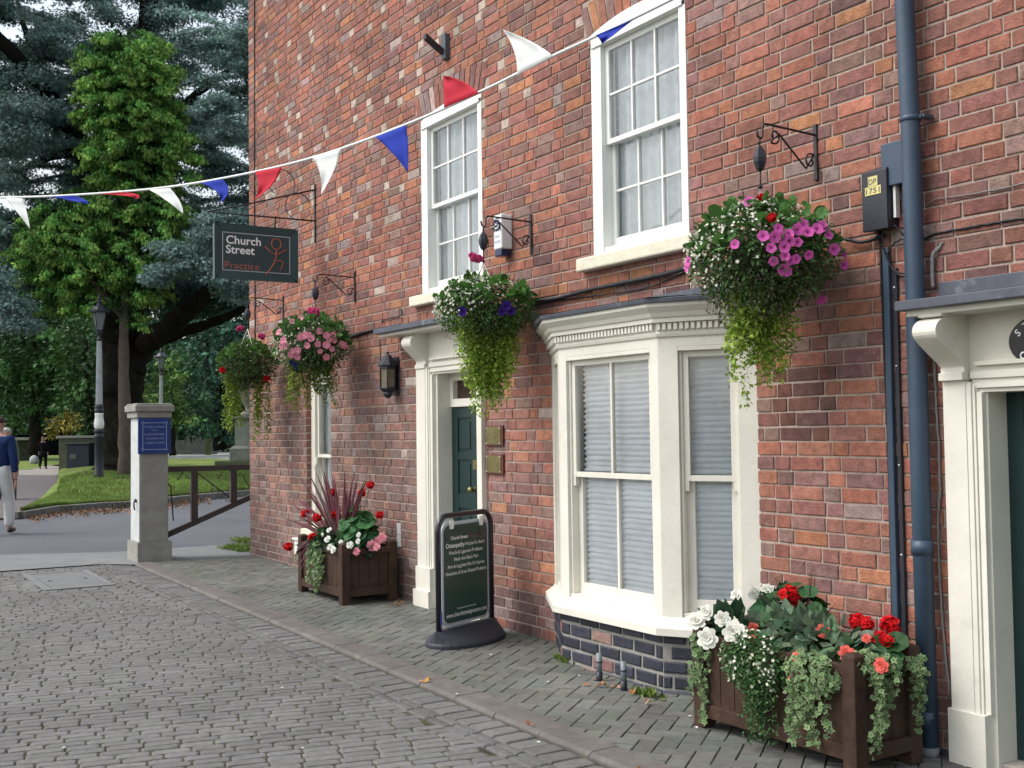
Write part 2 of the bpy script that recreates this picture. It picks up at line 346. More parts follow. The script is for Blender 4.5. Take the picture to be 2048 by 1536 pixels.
# ------------------------------------------------------------------ sash windows
def sash(mb,fr,a0,a1,z0,z1,b,cols,rows,sw=.042,rt=.042,rb=.055,bar=.016,th=.035,mi=0):
    mb.fbox(fr,a0,a0+sw,b-th,b,z0,z1,mi); mb.fbox(fr,a1-sw,a1,b-th,b,z0,z1,mi)
    mb.fbox(fr,a0+sw,a1-sw,b-th,b-.001,z1-rt,z1,mi); mb.fbox(fr,a0+sw,a1-sw,b-th,b-.001,z0,z0+rb,mi)
    A0,A1,Z0,Z1=a0+sw,a1-sw,z0+rb,z1-rt
    for i in range(1,cols): x=A0+(A1-A0)*i/cols; mb.fbox(fr,x-bar/2,x+bar/2,b-th+.004,b-.004,Z0,Z1,mi)
    for i in range(1,rows): z=Z0+(Z1-Z0)*i/rows; mb.fbox(fr,A0,A1,b-th+.006,b-.006,z-bar/2,z+bar/2,mi)
    return A0,A1,Z0,Z1
def pane(parent,fr,A0,A1,Z0,Z1,b):
    g=MB(); O,u,nn=[np.array(q,float) for q in fr]; up=np.array([0,0,1.])
    g.add([O+u*a+nn*b+up*z for a,z in ((A0,Z0),(A1,Z0),(A1,Z1),(A0,Z1))],[(0,1,2,3)]); return part('pane',g,M_glass,parent)
def curtain(parent,fr,a0,a1,z0,z1,b,folds,amp=.028,gather=None,m_=None,open_=0):
    g=MB(); O,u,nn=[np.array(q,float) for q in fr]; up=np.array([0,0,1.]); nx,nz=folds*10,14
    V=[];F=[]; ph=rs.uniform(0,6,folds+2); k=rs.uniform(.6,1.4,folds+2)
    for j in range(nz+1):
        t=j/nz; z=z0+(z1-z0)*t
        for i in range(nx+1):
            s=i/nx; f=s*folds; q=int(f); a=amp*(k[q]*(1-(f-q))+k[min(q+1,folds)]*(f-q))
            x=a0+(a1-a0)*s
            if gather: x=gather(s,t,x)
            V.append(O+u*x+nn*(b+a*math.sin(f*6.283+.5*math.sin(t*2.2+q)))+up*z)
    for j in range(nz):
        for i in range(nx): F.append((j*(nx+1)+i,j*(nx+1)+i+1,(j+1)*(nx+1)+i+1,(j+1)*(nx+1)+i))
    g.add(V,F,0,None,True); return part('curtain',g,m_ or M_lace,parent)
def upper_window(x0,x1,za,zsp,rise,sillx,lb):
    f=MB(); fr=FRW; fw=.115; zc=4.37 if x0>-7 else 4.40
    f.fbox(fr,x0,x0+fw,-.12,.008,za,zc); f.fbox(fr,x1-.065,x1,-.12,.008,za,zc)
    # head with arched top
    A=(x0,x1,zsp,rise); xx=np.linspace(x0,x1,15)
    poly=[(x0,YW-.008,zc-.035),(x1,YW-.008,zc-.035)]+[(x,YW-.008,arcz(A,x)) for x in xx[::-1]]
    f.prism(poly,(0,.12,0)); f.fbox(fr,x0+fw,x1-.065,-.12,.0,za,za+.05)
    f.fbox(fr,x0+.02,x1-.02,.009,.02,zc-.035,zc-.012)
    w_=part('window',f,M_white,house,.003,lb)
    a0,a1=x0+fw,x1-.065; zm=3.655
    s=MB(); g1=sash(s,fr,a0,a1,zm-.02,zc-.035,-.03,3,2,rb=.035); g2=sash(s,fr,a0,a1,za+.05,zm+.02,-.075,3,2,rt=.035,rb=.07)
    part('sash',s,M_white,w_,.0015)
    pane(w_,fr,*g1,-.048); pane(w_,fr,*g2,-.094)
    curtain(w_,fr,a0,a1-.0,za+.05,zc,-.155,8)
    curtain(w_,fr,a0+.56*(a1-a0),a1,za+.05,zc,-.20,4,.02,lambda s_,t,x:x+.16*(1-s_)*math.exp(-((t-.35)/.25)**2))
    sl_=MB(); sx0,sx1=sillx; sl_.fbox(fr,sx0,sx1,-.15,.075,za-.095,za-.002); part('sill',sl_,M_stonesill,w_,.012)
    return w_
upper_window(-6.37,-5.36,2.86,4.44,.06,(-6.50,-5.27),'white arched sash window upstairs right, lace and tied curtain')
upper_window(-8.97,-7.90,2.87,4.45,.055,(-9.11,-7.80),'white arched sash window upstairs above the left door')
# small ground floor window
f=MB(); fr=FRW; x0,x1,za,zb=-11.76,-11.08,.60,2.30
f.fbox(fr,x0,x0+.11,-.17,-.05,za,zb); f.fbox(fr,x1-.08,x1,-.17,-.05,za,zb); f.fbox(fr,x0,x1,-.17,-.052,zb-.08,zb); f.fbox(fr,x0,x1,-.17,-.052,za,za+.05)
w_=part('window',f,M_cream,house,.003,'narrow cream sash window behind the small planter')
s=MB(); g1=sash(s,fr,x0+.11,x1-.08,1.38,zb-.08,-.08,1,1,rb=.035); g2=sash(s,fr,x0+.11,x1-.08,za+.05,1.42,-.125,1,1,rt=.035,rb=.07)
s.fbox(fr,x0+.10,x0+.14,-.08,-.055,1.30,1.38); part('sash',s,M_cream,w_,.002); pane(w_,fr,*g1,-.1); pane(w_,fr,*g2,-.145)
curtain(w_,fr,x0+.1,x1-.08,za,zb,-.2,7); s=MB(); s.fbox(fr,x0-.05,x1+.05,-.15,.06,za-.09,za); part('sill',s,M_stonesill,w_,.01)
# ------------------------------------------------------------------ bay window
A_,B_,C_,E_=(-6.93,YW),(-6.37,4.385),(-5.31,4.385),(-4.79,YW)
base=MB()
def segfr(p,q):
    p=np.array(p,float); q=np.array(q,float); d=q-p; L_=np.linalg.norm(d); d/=L_; return ((p[0],p[1],0),(d[0],d[1],0),(d[1],-d[0],0)),L_
for (p,q) in ((A_,B_),(B_,C_),(C_,E_)):
    fr,L_=segfr(p,q); rows=[]
    for k in range(-2,5):
        za,zb=k*.0865+.012,(k+1)*.0865-.006
        x=-(k%2)*.12-(0 if p!=C_ else .05)
        while x<L_:
            wd=rs.uniform(.21,.245); a,b=max(x,0.004),min(x+wd-.02,L_-.004)
            if b-a>.03: rows.append((a,b,za+rs.uniform(-.003,.003),min(zb,.405)))
            x+=wd
    n=len(rows); c=pal(n,[.3,.5,.7,.9,.5,.3,0,.1,.2]); k=rs.rand(n)<.80; c[k]=np.array([.028,.03,.045])*rs.uniform(.7,1.6,(k.sum(),1))
    brickgeo(base,fr,rows,c,.010,.009)
    O,u,nn=[np.array(v,float) for v in fr]; up=np.array([0,0,1.])
    base.add([O+up*-.3,O+u*L_+up*-.3,O+u*L_+up*.41,O+up*.41],[(0,1,2,3)],1)
bay=part('bay_window',base,[M_bluebrick,mat('grey_mortar',(.28,.27,.25),.95,.25,12,.5,90,spec=.1)],house,0,'cream canted bay window with dentil cornice on a blue brick base')
fm=MB(); PATH=[A_,B_,C_,E_]
fm.sweep([(-.12,.52),(.0,.52),(.012,.50),(.055,.468),(.068,.462),(.068,.415),(-.12,.415)],PATH)
fm.sweep([(-.12,2.14),(.0,2.14),(.0,2.20),(.012,2.203),(.018,2.222),(.012,2.236),(.014,2.240),(.014,2.283),(.05,2.287),(.05,2.315),(.062,2.318),(.075,2.345),(.105,2.372),(.112,2.378),(.112,2.405),(-.12,2.405)],PATH)
def mull(fr,a0,a1,z0=.5,z1=2.145,b=0,dp=.11): fm.fbox(fr,a0,a1,b-dp,b,z0,z1)
frA,LA=segfr(A_,B_); frB,LB=segfr(B_,C_); frC,LC=segfr(C_,E_)
mull(frB,0.0,.085); mull(frB,LB-.08,LB); mull(frC,0.0,.125); mull(frC,LC-.125,LC-.001); mull(frA,.0,.12); mull(frA,LA-.115,LA)
fs=MB()
BAYG=[]
for fr,a0,a1,cols in ((frB,.085,LB-.08,2),(frC,.125,LC-.125,1),(frA,.12,LA-.115,1)):
    fm.fbox(fr,a0,a1,-.10,-.0,2.115,2.14); fm.fbox(fr,a0,a1,-.14,-.012,.50,.545)
    for (p,q) in ((a0,a0+.018),(a1-.018,a1)): fm.fbox(fr,p,q,-.13,-.022,.545,2.118)
    ga=sash(fs,fr,a0+.018,a1-.018,1.33,2.118,-.035,cols,1,sw=.036,rt=.04,rb=.035,bar=.02); gb=sash(fs,fr,a0+.018,a1-.018,.545,1.365,-.075,cols,1,sw=.05,rt=.03,rb=.075,bar=.022)
    for (p,q) in ((a0+.018,a0+.045),(a1-.045,a1-.018)): fs.fbox(fr,p,q,-.068,-.036,1.27,1.33)
    BAYG.append((fr,a0,a1,ga,gb))
part('frame',fm,M_cream,bay,.003); part('sash',fs,M_cream,bay,.002)
for (fr,a0,a1,ga,gb) in BAYG:
    pane(bay,fr,*ga,-.052); pane(bay,fr,*gb,-.094)
    bm=MB(); O,u,nn=[np.array(v,float) for v in fr]; up=np.array([0,0,1.]); zz=np.arange(.53,2.13,.0180); V=[];F=[]; ns=10; inset=.05 if a1-a0>.6 else .0
    for i,z in enumerate(zz):
        for j in range(ns+1):
            s=j/ns; V.append(O+u*(a0+inset+(a1-a0-inset)*s)+nn*(-.114+(.0115 if i%2 else -.0115)+.003*math.sin(i*.7+j*1.3))+up*(z+.0025*math.sin(i*1.7+3*s)))
    for i in range(len(zz)-1):
        for j in range(ns): F.append((i*(ns+1)+j,i*(ns+1)+j+1,(i+1)*(ns+1)+j+1,(i+1)*(ns+1)+j))
    bm.add(V,F); part('blind',bm,M_blind,bay)
for fr,L_ in ((frA,LA),(frB,LB),(frC,LC)):
    dm=MB(); nd=int(L_/.0345)
    for i in range(nd): a=L_*(i+.5)/nd; dm.fbox(fr,a-.0105,a+.0105,.013,.038,2.244,2.282)
    part('dentils',dm,M_cream,bay)
lm=MB(); lp=[(.135,2.402),(.14,2.432),(.02,2.455)]
n_=[]; pth=[np.array(p) for p in PATH]
lm.sweep([(.0,2.402),(.128,2.400),(.133,2.428),(.0,2.44)],[(A_[0]-.03,YW),B_,C_,(E_[0]+.03,YW)])
ext=.13; top=[(A_[0]-.12,YW-.004,2.44),(B_[0]-.07,B_[1]-ext,2.432),(C_[0]+.07,C_[1]-ext,2.432),(E_[0]+.12,YW-.004,2.44),(C_[0]+.12,YW-.012,2.485),(B_[0]-.1,YW-.012,2.475)]
lm.add(top,[(0,1,5),(1,2,4,5),(2,3,4)]); lm.add([(A_[0]-.10,YW-.010,2.43),(E_[0]+.1,YW-.010,2.43),(C_[0]+.14,YW-.010,2.525),(B_[0]-.1,YW-.010,2.50)],[(0,1,2,3)])
part('lead_roof',lm,M_lead,bay,.004)
# ------------------------------------------------------------------ doorcases
def console(mb,x0,x1,zt,zb,proj,y0,flip=False):
    """scroll bracket, profile in the YZ plane swept along X"""
    H=zt-zb; P=[(0,zt),(-proj*.80,zt),(-proj*.80,zt-.05*H)]
    for i in range(11):
        a=math.pi*.5-i*math.pi*.75/10; P.append((-proj*.62-proj*.36*math.cos(a)*1.0,zt-.27*H+.20*H*math.sin(a)))
    P+= [(-proj*.78,zt-.47*H),(-proj*.55,zt-.60*H),(-proj*.32,zt-.72*H),(-proj*.20,zt-.80*H),(-proj*.20,zt-.88*H),(-proj*.27,zt-.885*H),(-proj*.27,zb),(0,zb)]
    mb.prism([(x0,y0+p[0],p[1]) for p in P],(x1-x0,0,0))
def doorcase(xo,xi,xr,xro,zh,zt,canx0,canx1,label,leafz,left):
    fr=FRW; d=MB(); zs_=zh
    # left pilaster, mouldings, reveals
    wp=(xi-xo)*.66
    for (a,b,sgn) in ((xo,xi,1),(xr,xro,-1)):
        if sgn==1: p0,p1=a,a+wp; m0=p1
        else: p0,p1=(b-.6*(b-a)),b; m0=p0
        d.fbox(fr,p0,p1,-.2,.05,.22,zh+.06)
        L_=(b-a)*.4; 
        for k,(f0,f1,pr) in enumerate(((0,.35,.046),(.35,.55,.038),(.55,.62,.028),(.62,1.,.034))):
            if sgn==1: d.fbox(fr,m0+L_*f0,m0+L_*f1,-.2,pr,.45 if left else .30,zh+.0+L_*(1-f1))
            else: d.fbox(fr,m0-L_*f1,m0-L_*f0,-.2,pr,.45 if left else .30,zh+.0+L_*(1-f1))
        # plinth blocks
        d.fbox(fr,a-.012,b+.0,-.2,.066,.0 if not left else .05,.45 if left else .30); d.fbox(fr,a-.03,b+.003,-.2,.085,-.1,.25 if left else -.05)
    # head mouldings
    for k,(f0,f1,pr) in enumerate(((0,.02,.018),(.02,.045,.034),(.045,.065,.022),(.065,.10,.036))): d.fbox(fr,xi-.05,xr+.05,-.2,pr-.001,zh+f0,zh+f1)
    d.fbox(fr,xo+.02,xro-.02,-.2,.016,zh+.1,zt)                     # frieze board
    d.fbox(fr,xi-.02,xr+.02,-.2,.045,zh+.125,zh+.145)
    d.fbox(fr,canx0+.03,canx1-.03,-.02,.215,zt-.025,zt+.005)        # soffit
    pc=part('doorcase',d,M_cream,house,.004,label)
    c=MB(); console(c,xo,xo+wp*1.05,zt-.02,zh+.06,.19 if left else .26,YW-.01); 
    part('console',c,M_cream,pc,.003)
    c=MB(); console(c,xro-wp*1.05 if not left else xro-.09,xro,zt-.02,zh+.06,.19 if left else .26,YW-.01); part('console',c,M_cream,pc,.003)
    l=MB(); l.fbox(fr,canx0,canx1,.0,.262,zt+.004,zt+.05); l.add([(canx0+.02,YW-.26,zt+.05),(canx1-.02,YW-.26,zt+.05),(canx1-.02,YW-.008,zt+.062),(canx0+.02,YW-.008,zt+.062)],[(0,1,2,3)])
    l.fbox(fr,canx0+.06,canx1-.12,.0,.012,zt+.05,zt+(.07 if left else .15))
    part('canopy',l,M_lead,pc,.004)
    return pc
# left door
pcL=doorcase(-9.03,-8.77,-7.99,-7.885,2.15,2.545,-9.47,-7.36,'cream doorcase with scrolled bracket round the open left porch','',True)
d=MB(); Y0=.14
d.fbox(FRW,-8.77,-8.72,-.145,.0,-.1,2.15); d.fbox(FRW,-8.72,-7.99,-.20,-.12,1.86,1.93); d.fbox(FRW,-8.72,-8.66,-.20,-.12,1.93,2.15); d.fbox(FRW,-8.08,-7.99,-.20,-.12,1.93,2.15); d.fbox(FRW,-8.66,-8.08,-.20,-.121,2.09,2.15)
part('door_frame',d,M_cream,pcL,.003)
d=MB(); d.fbox(FRW,-8.66,-8.08,-.19,-.17,1.93,2.09); part('pane',d,mat('dim_transom_glass',(.05,.03,.025),.15,.1,5,.0),pcL)
def doorleaf(x0,x1,z0,z1,b,name_label):
    d=MB(); fr=FRW; d.fbox(fr,x0,x1,b-.04,b-.012,z0,z1); W_=x1-x0; st=.105
    for (p,q) in ((x0,x0+st),(x1-st,x1),(x0+W_/2-.045,x0+W_/2+.045)): d.fbox(fr,p,q,b-.012,b,z0,z1)
    for (p,q) in ((z0,z0+.18),(z0+.86,z0+.98),(z1-.46,z1-.40) ,(z1-.10,z1)): 
        d.fbox(fr,x0+st,x0+W_/2-.045,b-.012,b-.001,p,q); d.fbox(fr,x0+W_/2+.045,x1-st,b-.012,b-.001,p,q)
    for (a,c) in ((x0+st,x0+W_/2-.045),(x0+W_/2+.045,x1-st)):
        for (p,q) in ((z0+.18,z0+.86),(z0+.98,z1-.46),(z1-.40,z1-.10)): d.fbox(fr,a+.03,c-.03,b-.012,b-.004,p+.03,q-.03)
    o=part('door',d,M_green,house,.004,name_label)
    return o
dl=doorleaf(-8.72,-7.95,.12,1.86,-.14,'dark green panelled door left of the bay')
h=MB(); h.lathe([(.022,0),(.026,.01),(.012,.03),(.024,.05),(.028,.065),(.015,.08)],(-8.30,YW+.14,1.15),12,0,None,(0,-1,0)); part('door_handle',h,M_brass,pcL); h=MB(); h.fbox(FRW,-8.33,-8.27,-.14,-.125,1.32,1.40); part('door_knocker',h,M_brass,pcL)
# right door
pcR=doorcase(-3.50,-3.31,-2.30,-2.12,1.80,2.195,-3.60,-2.02,'cream doorcase with fat scroll bracket at the right edge','',False)
dr=doorleaf(-3.31,-2.30,-.02,1.80,-.14,'dark green door at the right edge')
d=MB(); d.fbox(FRW,-3.33,-3.29,-.14,.0,-.1,1.8); part('door_frame',d,M_cream,pcR)
M_step=mat('step_stone',(.3,.28,.25),.85,.2,15,.3,50)
for q in ((-3.31,-2.3,-.2,-.02,-.1,.075),(-8.77,-7.99,-.2,-.02,-.05,.15)): st_=MB(); st_.fbox(FRW,*q); part('door_step',st_,M_step,house,.006)
# oval sign over right door
ov=MB(); th=np.arange(40)*2*math.pi/40; cxo,czo=-2.985,2.022; 
ov.prism([(cxo+.165*math.cos(t),YW-.018,czo+.118*math.sin(t)) for t in th],(0,-.02,0)); part('oval_plate',ov,mat('black_enamel',(.008,.009,.013),.3,.1,5,.05,20),pcR,.004)
# ------------------------------------------------------------------ lettering
M_ltrw=mat('white_lettering',(.84,.86,.86),.5,.05,5,0); M_ltrr=mat('red_brown_lettering',(.46,.13,.09),.6,.1,5,0); M_ltrk=mat('navy_lettering',(.02,.03,.10),.6,.1,5,0); M_ltrg=mat('grey_lettering',(.32,.38,.50),.6,.1,5,0); M_ltrb=mat('pale_blue_lettering',(.34,.40,.62),.6,.1,5,0)
def text(body,org,u,v,height,width=None,mt=None,parent=None,name='lettering',bold=0.,align='LEFT',shear=0,ext=.001):
    """flat text, org = left (or centre) end of its baseline; u along, v up"""
    c=bpy.data.curves.new(name,'FONT'); c.body=body; c.size=1; c.offset=bold; c.extrude=0; c.shear=shear; c.resolution_u=3
    o=bpy.data.objects.new(name,c); COL.objects.link(o); dg=bpy.context.evaluated_depsgraph_get(); me=bpy.data.meshes.new_from_object(o.evaluated_get(dg)); bpy.data.objects.remove(o); bpy.data.curves.remove(c)
    n=len(me.vertices); V=np.zeros(n*3); me.vertices.foreach_get('co',V); V=V.reshape(-1,3)
    F=[tuple(p.vertices) for p in me.polygons]; bpy.data.meshes.remove(me)
    x0,x1=V[:,0].min(),V[:,0].max(); s=height/.72; sx=s if width is None else width/(x1-x0)
    X=(V[:,0]-(x0 if align=='LEFT' else (x0+x1)/2))*sx; Z=V[:,1]*s
    org,u,v=[np.array(q,float) for q in (org,u,v)]; nn=np.cross(u,v)
    P=org+X[:,None]*u+Z[:,None]*v; mb=MB(); mb.add(P,F); 
    return part(name,mb,mt or M_ltrw,parent)
U,Vv=(1,0,0),(0,0,1)
def rot_uv(a): return (math.cos(a),0,math.sin(a)),(-math.sin(a),0,math.cos(a))
YS=YW-.0395
for ch,ang,rx,rz in (('S',.75,-.105,.045),('T',.5,-.068,.072),('C',-.30,-.098,-.062),('H',-.62,-.062,-.088)):
    u_,v_=rot_uv(ang if ch in 'ST' else ang); text(ch,(cxo+rx,YS,czo+rz-.016),u_,v_,.034,None,M_ltrw,pcR,bold=.02,align='C')
# =================================================================== GROUND
M_sett=mat('grey_setts',(1,1,1),.75,.2,22,.6,140,attr=True,big=(.8,.16),stain=(.27,.27,.28,.70,.4),sscale=40,spec=.35)
M_moss=mat('mossy_joint',(.078,.080,.050),.95,.5,9,.6,80,spec=.1,stain=(.035,.032,.03,.5,.8),sscale=5)
M_paver=mat('clay_grey_pavers',(1,1,1),.8,.2,16,.5,130,attr=True,big=(1.1,.2),stain=(.075,.095,.05,.56,.5),sscale=1.3,spec=.3)
M_kerb=mat('kerb_stone',(.118,.107,.100),.8,.2,12,.5,110,big=(1.5,.2),stain=(.09,.09,.07,.58,.5),sscale=4)
M_asph=mat('asphalt',(.10,.105,.12),.9,.16,60,.5,160,big=(.35,.14),stain=(.12,.12,.13,.6,.5),sscale=.8)
M_conc=mat('worn_concrete',(.165,.172,.175),.9,.15,4,.4,120,stain=(.12,.14,.10,.6,.6),sscale=3)
M_path=mat('brown_asphalt_path',(.125,.112,.115),.9,.15,3,.4,120)
M_grass=mat('lawn_grass',(.14,.20,.05),.95,.35,1.6,.6,40,spec=.1,stain=(.15,.13,.055,.50,.7),sscale=1.3,big=(.5,.25))
M_blade=mat('grass_blade',(.17,.255,.06),.8,.35,1.2,0,island=.35,trans=.3,stain=(.20,.17,.07,.52,.6),sscale=1.1,big=(.6,.25))
gb=MB(); xsn=[30,0,-20,-40,-70,-500]; 
for i in range(len(xsn)-1):
    a,b=xsn[i],xsn[i+1]; gb.add([(a,-300,gz(a)-.06),(b,-300,gz(b)-.06),(b,400,gz(b)-.06),(a,400,gz(a)-.06)],[(0,1,2,3)])
solo('ground',gb,mat('bare_ground',(.035,.045,.022),.95,.2,.8,.3,20),None,None,kind='structure')
def sheet(name,P,h,m_,label=None,cat=None,kind='structure'):
    mb=MB(); V=[(p[0],p[1],gz(p[0])+h) for p in P]; mb.add(V,[tuple(range(len(V)))]); return solo(name,mb,m_,label,cat,kind=kind)
sheet('street',[(6,-9),(6,4.9),(-15.4,4.9),(-15.4,-9)],-.0150,M_moss)
sheet('drive',[(-14.2,-30),(-14.2,60),(-90,90),(-90,-60)],-.004,M_asph)
sheet('concrete_strip',[(-13.78,-9),(-13.78,2.95),(-13.45,3.3),(-13.45,3.6),(-13.5,4.72),(-13.5,12),(-14.95,12),(-14.95,3.4),(-15.5,2.1),(-15.5,-9)],.006,M_conc)
def setts(mb,cx,cy,ux,uy,L_,W_,h0,col,be=.010,chop=.022,jz=.003):
    """rounded paving blocks; octagonal top"""
    n=len(cx); hl,hw=L_/2,W_/2
    def ring(i,z,c):
        pts=np.array([(-1,-1,1,0),(1,-1,-1,0),(1,-1,0,1),(1,1,0,-1),(1,1,-1,0),(-1,1,1,0),(-1,1,0,-1),(-1,-1,0,1)],float)
        a=(hl[:,None]-i)*pts[:,0]+c*pts[:,2]; b=(hw[:,None]-i)*pts[:,1]+c*pts[:,3]
        return a,b,np.full_like(a,z)
    R=[ring(-.0,-.045,chop*.4),ring(0,-.010,chop*.6),ring(be*.35,-.003,chop*.8),ring(be,0.,chop)]
    a=np.concatenate([r[0] for r in R],1); b=np.concatenate([r[1] for r in R],1); z=np.concatenate([r[2] for r in R],1)
    a=a+rs.uniform(-.0018,.0018,a.shape); b=b+rs.uniform(-.0018,.0018,b.shape)
    tx,ty=rs.uniform(-.012,.012,(n,1)),rs.uniform(-.016,.016,(n,1)); z=z+rs.uniform(-jz,jz,(n,1))+tx*a+ty*b
    X=cx[:,None]+a*ux[:,None]-b*uy[:,None]; Y=cy[:,None]+a*uy[:,None]+b*ux[:,None]; Z=gz(X)+h0+z
    V=np.stack([X,Y,Z],-1).reshape(-1,3); base=(np.arange(n)*32)[:,None,None]
    q=[(k*8+j,k*8+(j+1)%8,(k+1)*8+(j+1)%8,(k+1)*8+j) for k in range(3) for j in range(8)]
    mb.add(V,(np.array(q)[None]+base).reshape(-1,4),0,np.repeat(col,32,0)); 
    # top as octagon shares vertices
    A=(np.arange(24,32)[None]+(np.arange(n)*32)[:,None])+ (mb.n-len(V)); mb.P.append((A,0,False))
def scol(n,base,v=.12,t=.03): return np.array(base)*(1+rs.uniform(-v,v,(n,1)))*(1+rs.uniform(-t,t,(n,3)))
# street setts, running bond, rows across the street
u=np.array([.2107,.978]); u/=np.linalg.norm(u); v=np.array([-u[1],u[0]]); o0=np.array([-8.,1.])
pts=[]
for j in range(-100,106):
    x=-7+(j%2)*.092+rs.uniform(-.015,.015)
    while x<7:
        L_=rs.uniform(.168,.20); c=o0+u*(x+L_/2)+v*(j*.0805+rs.uniform(-.002,.002)+.02*math.sin(x*.9+j*.05)); pts.append((c[0],c[1],L_-rs.uniform(.005,.010),.0805-rs.uniform(.005,.008))); x+=L_
pts=np.array(pts); MH=(-13.37,-11.97,2.04,2.72)
k=(pts[:,1]<2.97)&(pts[:,1]>-2.6)&(pts[:,0]>-13.86)&(pts[:,0]<-1.5)&~((pts[:,0]>MH[0]+.02)&(pts[:,0]<MH[1]-.02)&(pts[:,1]>MH[2]+.02)&(pts[:,1]<MH[3]-.02))
pts=pts[k]; n=len(pts); sm=MB()
setts(sm,pts[:,0],pts[:,1],np.full(n,u[0]),np.full(n,u[1]),pts[:,2],pts[:,3],-.006,scol(n,(.142,.141,.137),.12,.025),be=.007,chop=.013,jz=.0016)
solo('setts',sm,M_sett,None,None,kind='structure')
# moss growing in the joints
k=rs.rand(len(pts))<.62; q=pts[k]; n=len(q); c_=q[:,:2]+u*(q[:,2:3]/2+.005)+v*rs.uniform(-.05,.05,(n,1)); n2=900; k2=rs.randint(0,len(pts),n2); c2=pts[k2,:2]+v*(pts[k2,3:4]/2+.003)+u*rs.uniform(-.09,.09,(n2,1)); c_=np.vstack([c_,c2]); n=len(c_)
patch=.5+.5*np.sin(c_[:,0]*1.7+1.1*np.sin(c_[:,1]*2.3))*np.sin(c_[:,1]*1.9+.7); k=rs.rand(n)<.35+.65*patch; c_=c_[k]; n=len(c_); isend=np.arange(n)<n*.7
M=np.zeros((n,3,3)); M[:,0,0]=u[0];M[:,1,0]=u[1];M[:,0,1]=v[0];M[:,1,1]=v[1]; M[:,2,2]=1; sc=np.stack([np.where(isend,rs.uniform(.006,.011,n),rs.uniform(.012,.03,n)),np.where(isend,rs.uniform(.015,.04,n),rs.uniform(.005,.008,n)),rs.uniform(.006,.011,n)],1); M=M*sc[:,None,:]
mm=MB(); OCT=[(1,0,0),(.7,.7,0),(0,1,0),(-.7,.7,0),(-1,0,0),(-.7,-.7,0),(0,-1,0),(.7,-.7,0),(.4,.2,.8),(-.4,-.3,.8)]; mm.inst(OCT,[(i,(i+1)%8,8 if i in (7,0,1,2) else 9) for i in range(8)]+[(3,9,8),(7,8,9)],M,np.stack([c_[:,0],c_[:,1],gz(c_[:,0])-.0145],1),np.array([[.08,.10,.04]])*rs.uniform(.6,1.3,(n,1)),mi=0)
solo('moss',mm,mat('joint_moss',(1,1,1),.95,.4,60,.6,120,attr=True,spec=.1),'green brown moss growing in the joints of the street setts','moss',kind='stuff')
# drainage channel and edge course
cm=MB(); xs=np.arange(-13.7,-1.5,.135); n=len(xs); setts(cm,xs+rs.uniform(-.006,.006,n),np.full(n,3.165),np.zeros(n),np.ones(n),np.full(n,.195),np.full(n,.122),-.006,scol(n,(.135,.134,.130),.14))
for yy in (3.03,2.965):
    xs=np.arange(-13.7,-1.5,.215)+rs.uniform(-.02,.02); n=len(xs); setts(cm,xs,np.full(n,yy)+rs.uniform(-.003,.003,n),np.ones(n),np.zeros(n),np.full(n,.207),np.full(n,.056),-.0005,scol(n,(.118,.116,.114),.14),chop=.008)
solo('drainage_channel',cm,M_sett,None,None,kind='structure')
# kerb
km=MB(); x=-13.55
while x<-1.2:
    L_=.45; y0=3.275; 
    km.prism([(x,y0,gz(x)-.08),(x,y0,gz(x)+.000),(x,y0+.02,gz(x)+.018),(x,y0+.19,gz(x)+.022),(x,y0+.19,gz(x)-.08)],(L_-.005,rs.uniform(-.003,.003),-.0105*L_+rs.uniform(-.002,.002)),0,scol(1,(1,1,1),.1)[0]); x+=L_
solo('kerb',km,M_kerb,None,None,kind='structure',bevel=.004)
# herringbone pavement
sheet('pavement',[(6,3.46),(6,4.9),(-13.5,4.9),(-13.5,3.46)],.004,M_moss)
ang=math.radians(38+180); e1=np.array([math.cos(ang),math.sin(ang)]); e2=np.array([-e1[1],e1[0]]); w_=.103; P=[]
for i in range(-160,160):
    for j in range(-80,80):
        a,b=i+2*j,i-2*j
        for (ca,cb,rr) in ((a+1,b+.5,0),(a+.5,b+2,1)):
            c=np.array([-7.5,4.0])+(e1*ca+e2*cb)*w_
            if 3.40<c[1]<4.82 and -13.6<c[0]<-1.6: P.append((c[0],c[1],rr))
P=np.array(P); n=len(P); rr=P[:,2:3]; U_=e1*(1-rr)+e2*rr
pm=MB(); setts(pm,P[:,0],P[:,1],U_[:,0],U_[:,1],np.full(n,2*w_-.0045),np.full(n,w_-.0045),.012,scol(n,(.122,.126,.112),.14,.04),be=.004,chop=.005,jz=.0015)
solo('herringbone_pavers',pm,M_paver,None,None,kind='structure')
# inspection cover in the street
mc=thing('inspection_cover','flat rectangular grey inspection cover set in the cobbles','cover',((MH[0]+MH[1])/2,2.38,gz(-12.6)))
a,b,c,d=MH; fm_=MB()
for (p,q,r,s) in ((a,b,c,c+.07),(a,b,d-.07,d),(a,a+.07,c+.07,d-.07),(b-.07,b,c+.07,d-.07)): fm_.prism([(p,r,gz(p)-.04),(q,r,gz(q)-.04),(q,s,gz(q)-.04),(p,s,gz(p)-.04)],(0,0,.045))
part('cover_frame',fm_,M_conc,mc,.003)
f2=MB(); f2.prism([(p,q,gz(p)-.04) for p,q in ((a+.08,c+.08),(b-.08,c+.08),(b-.08,d-.08),(a+.08,d-.08))],(0,0,.041)); part('cover_plate',f2,mat('cover_infill',(.15,.155,.16),.85,.15,6,.4,110),mc)
M_slot=mat('slot_dark',(.02,.02,.02),.8,.1)
for yy in (2.2,2.56): hh=MB(); hh.box(-12.72,-12.62,yy-.012,yy+.012,gz(-12.6)-.0,gz(-12.6)+.003); part('lifting_slot',hh,M_slot,mc)
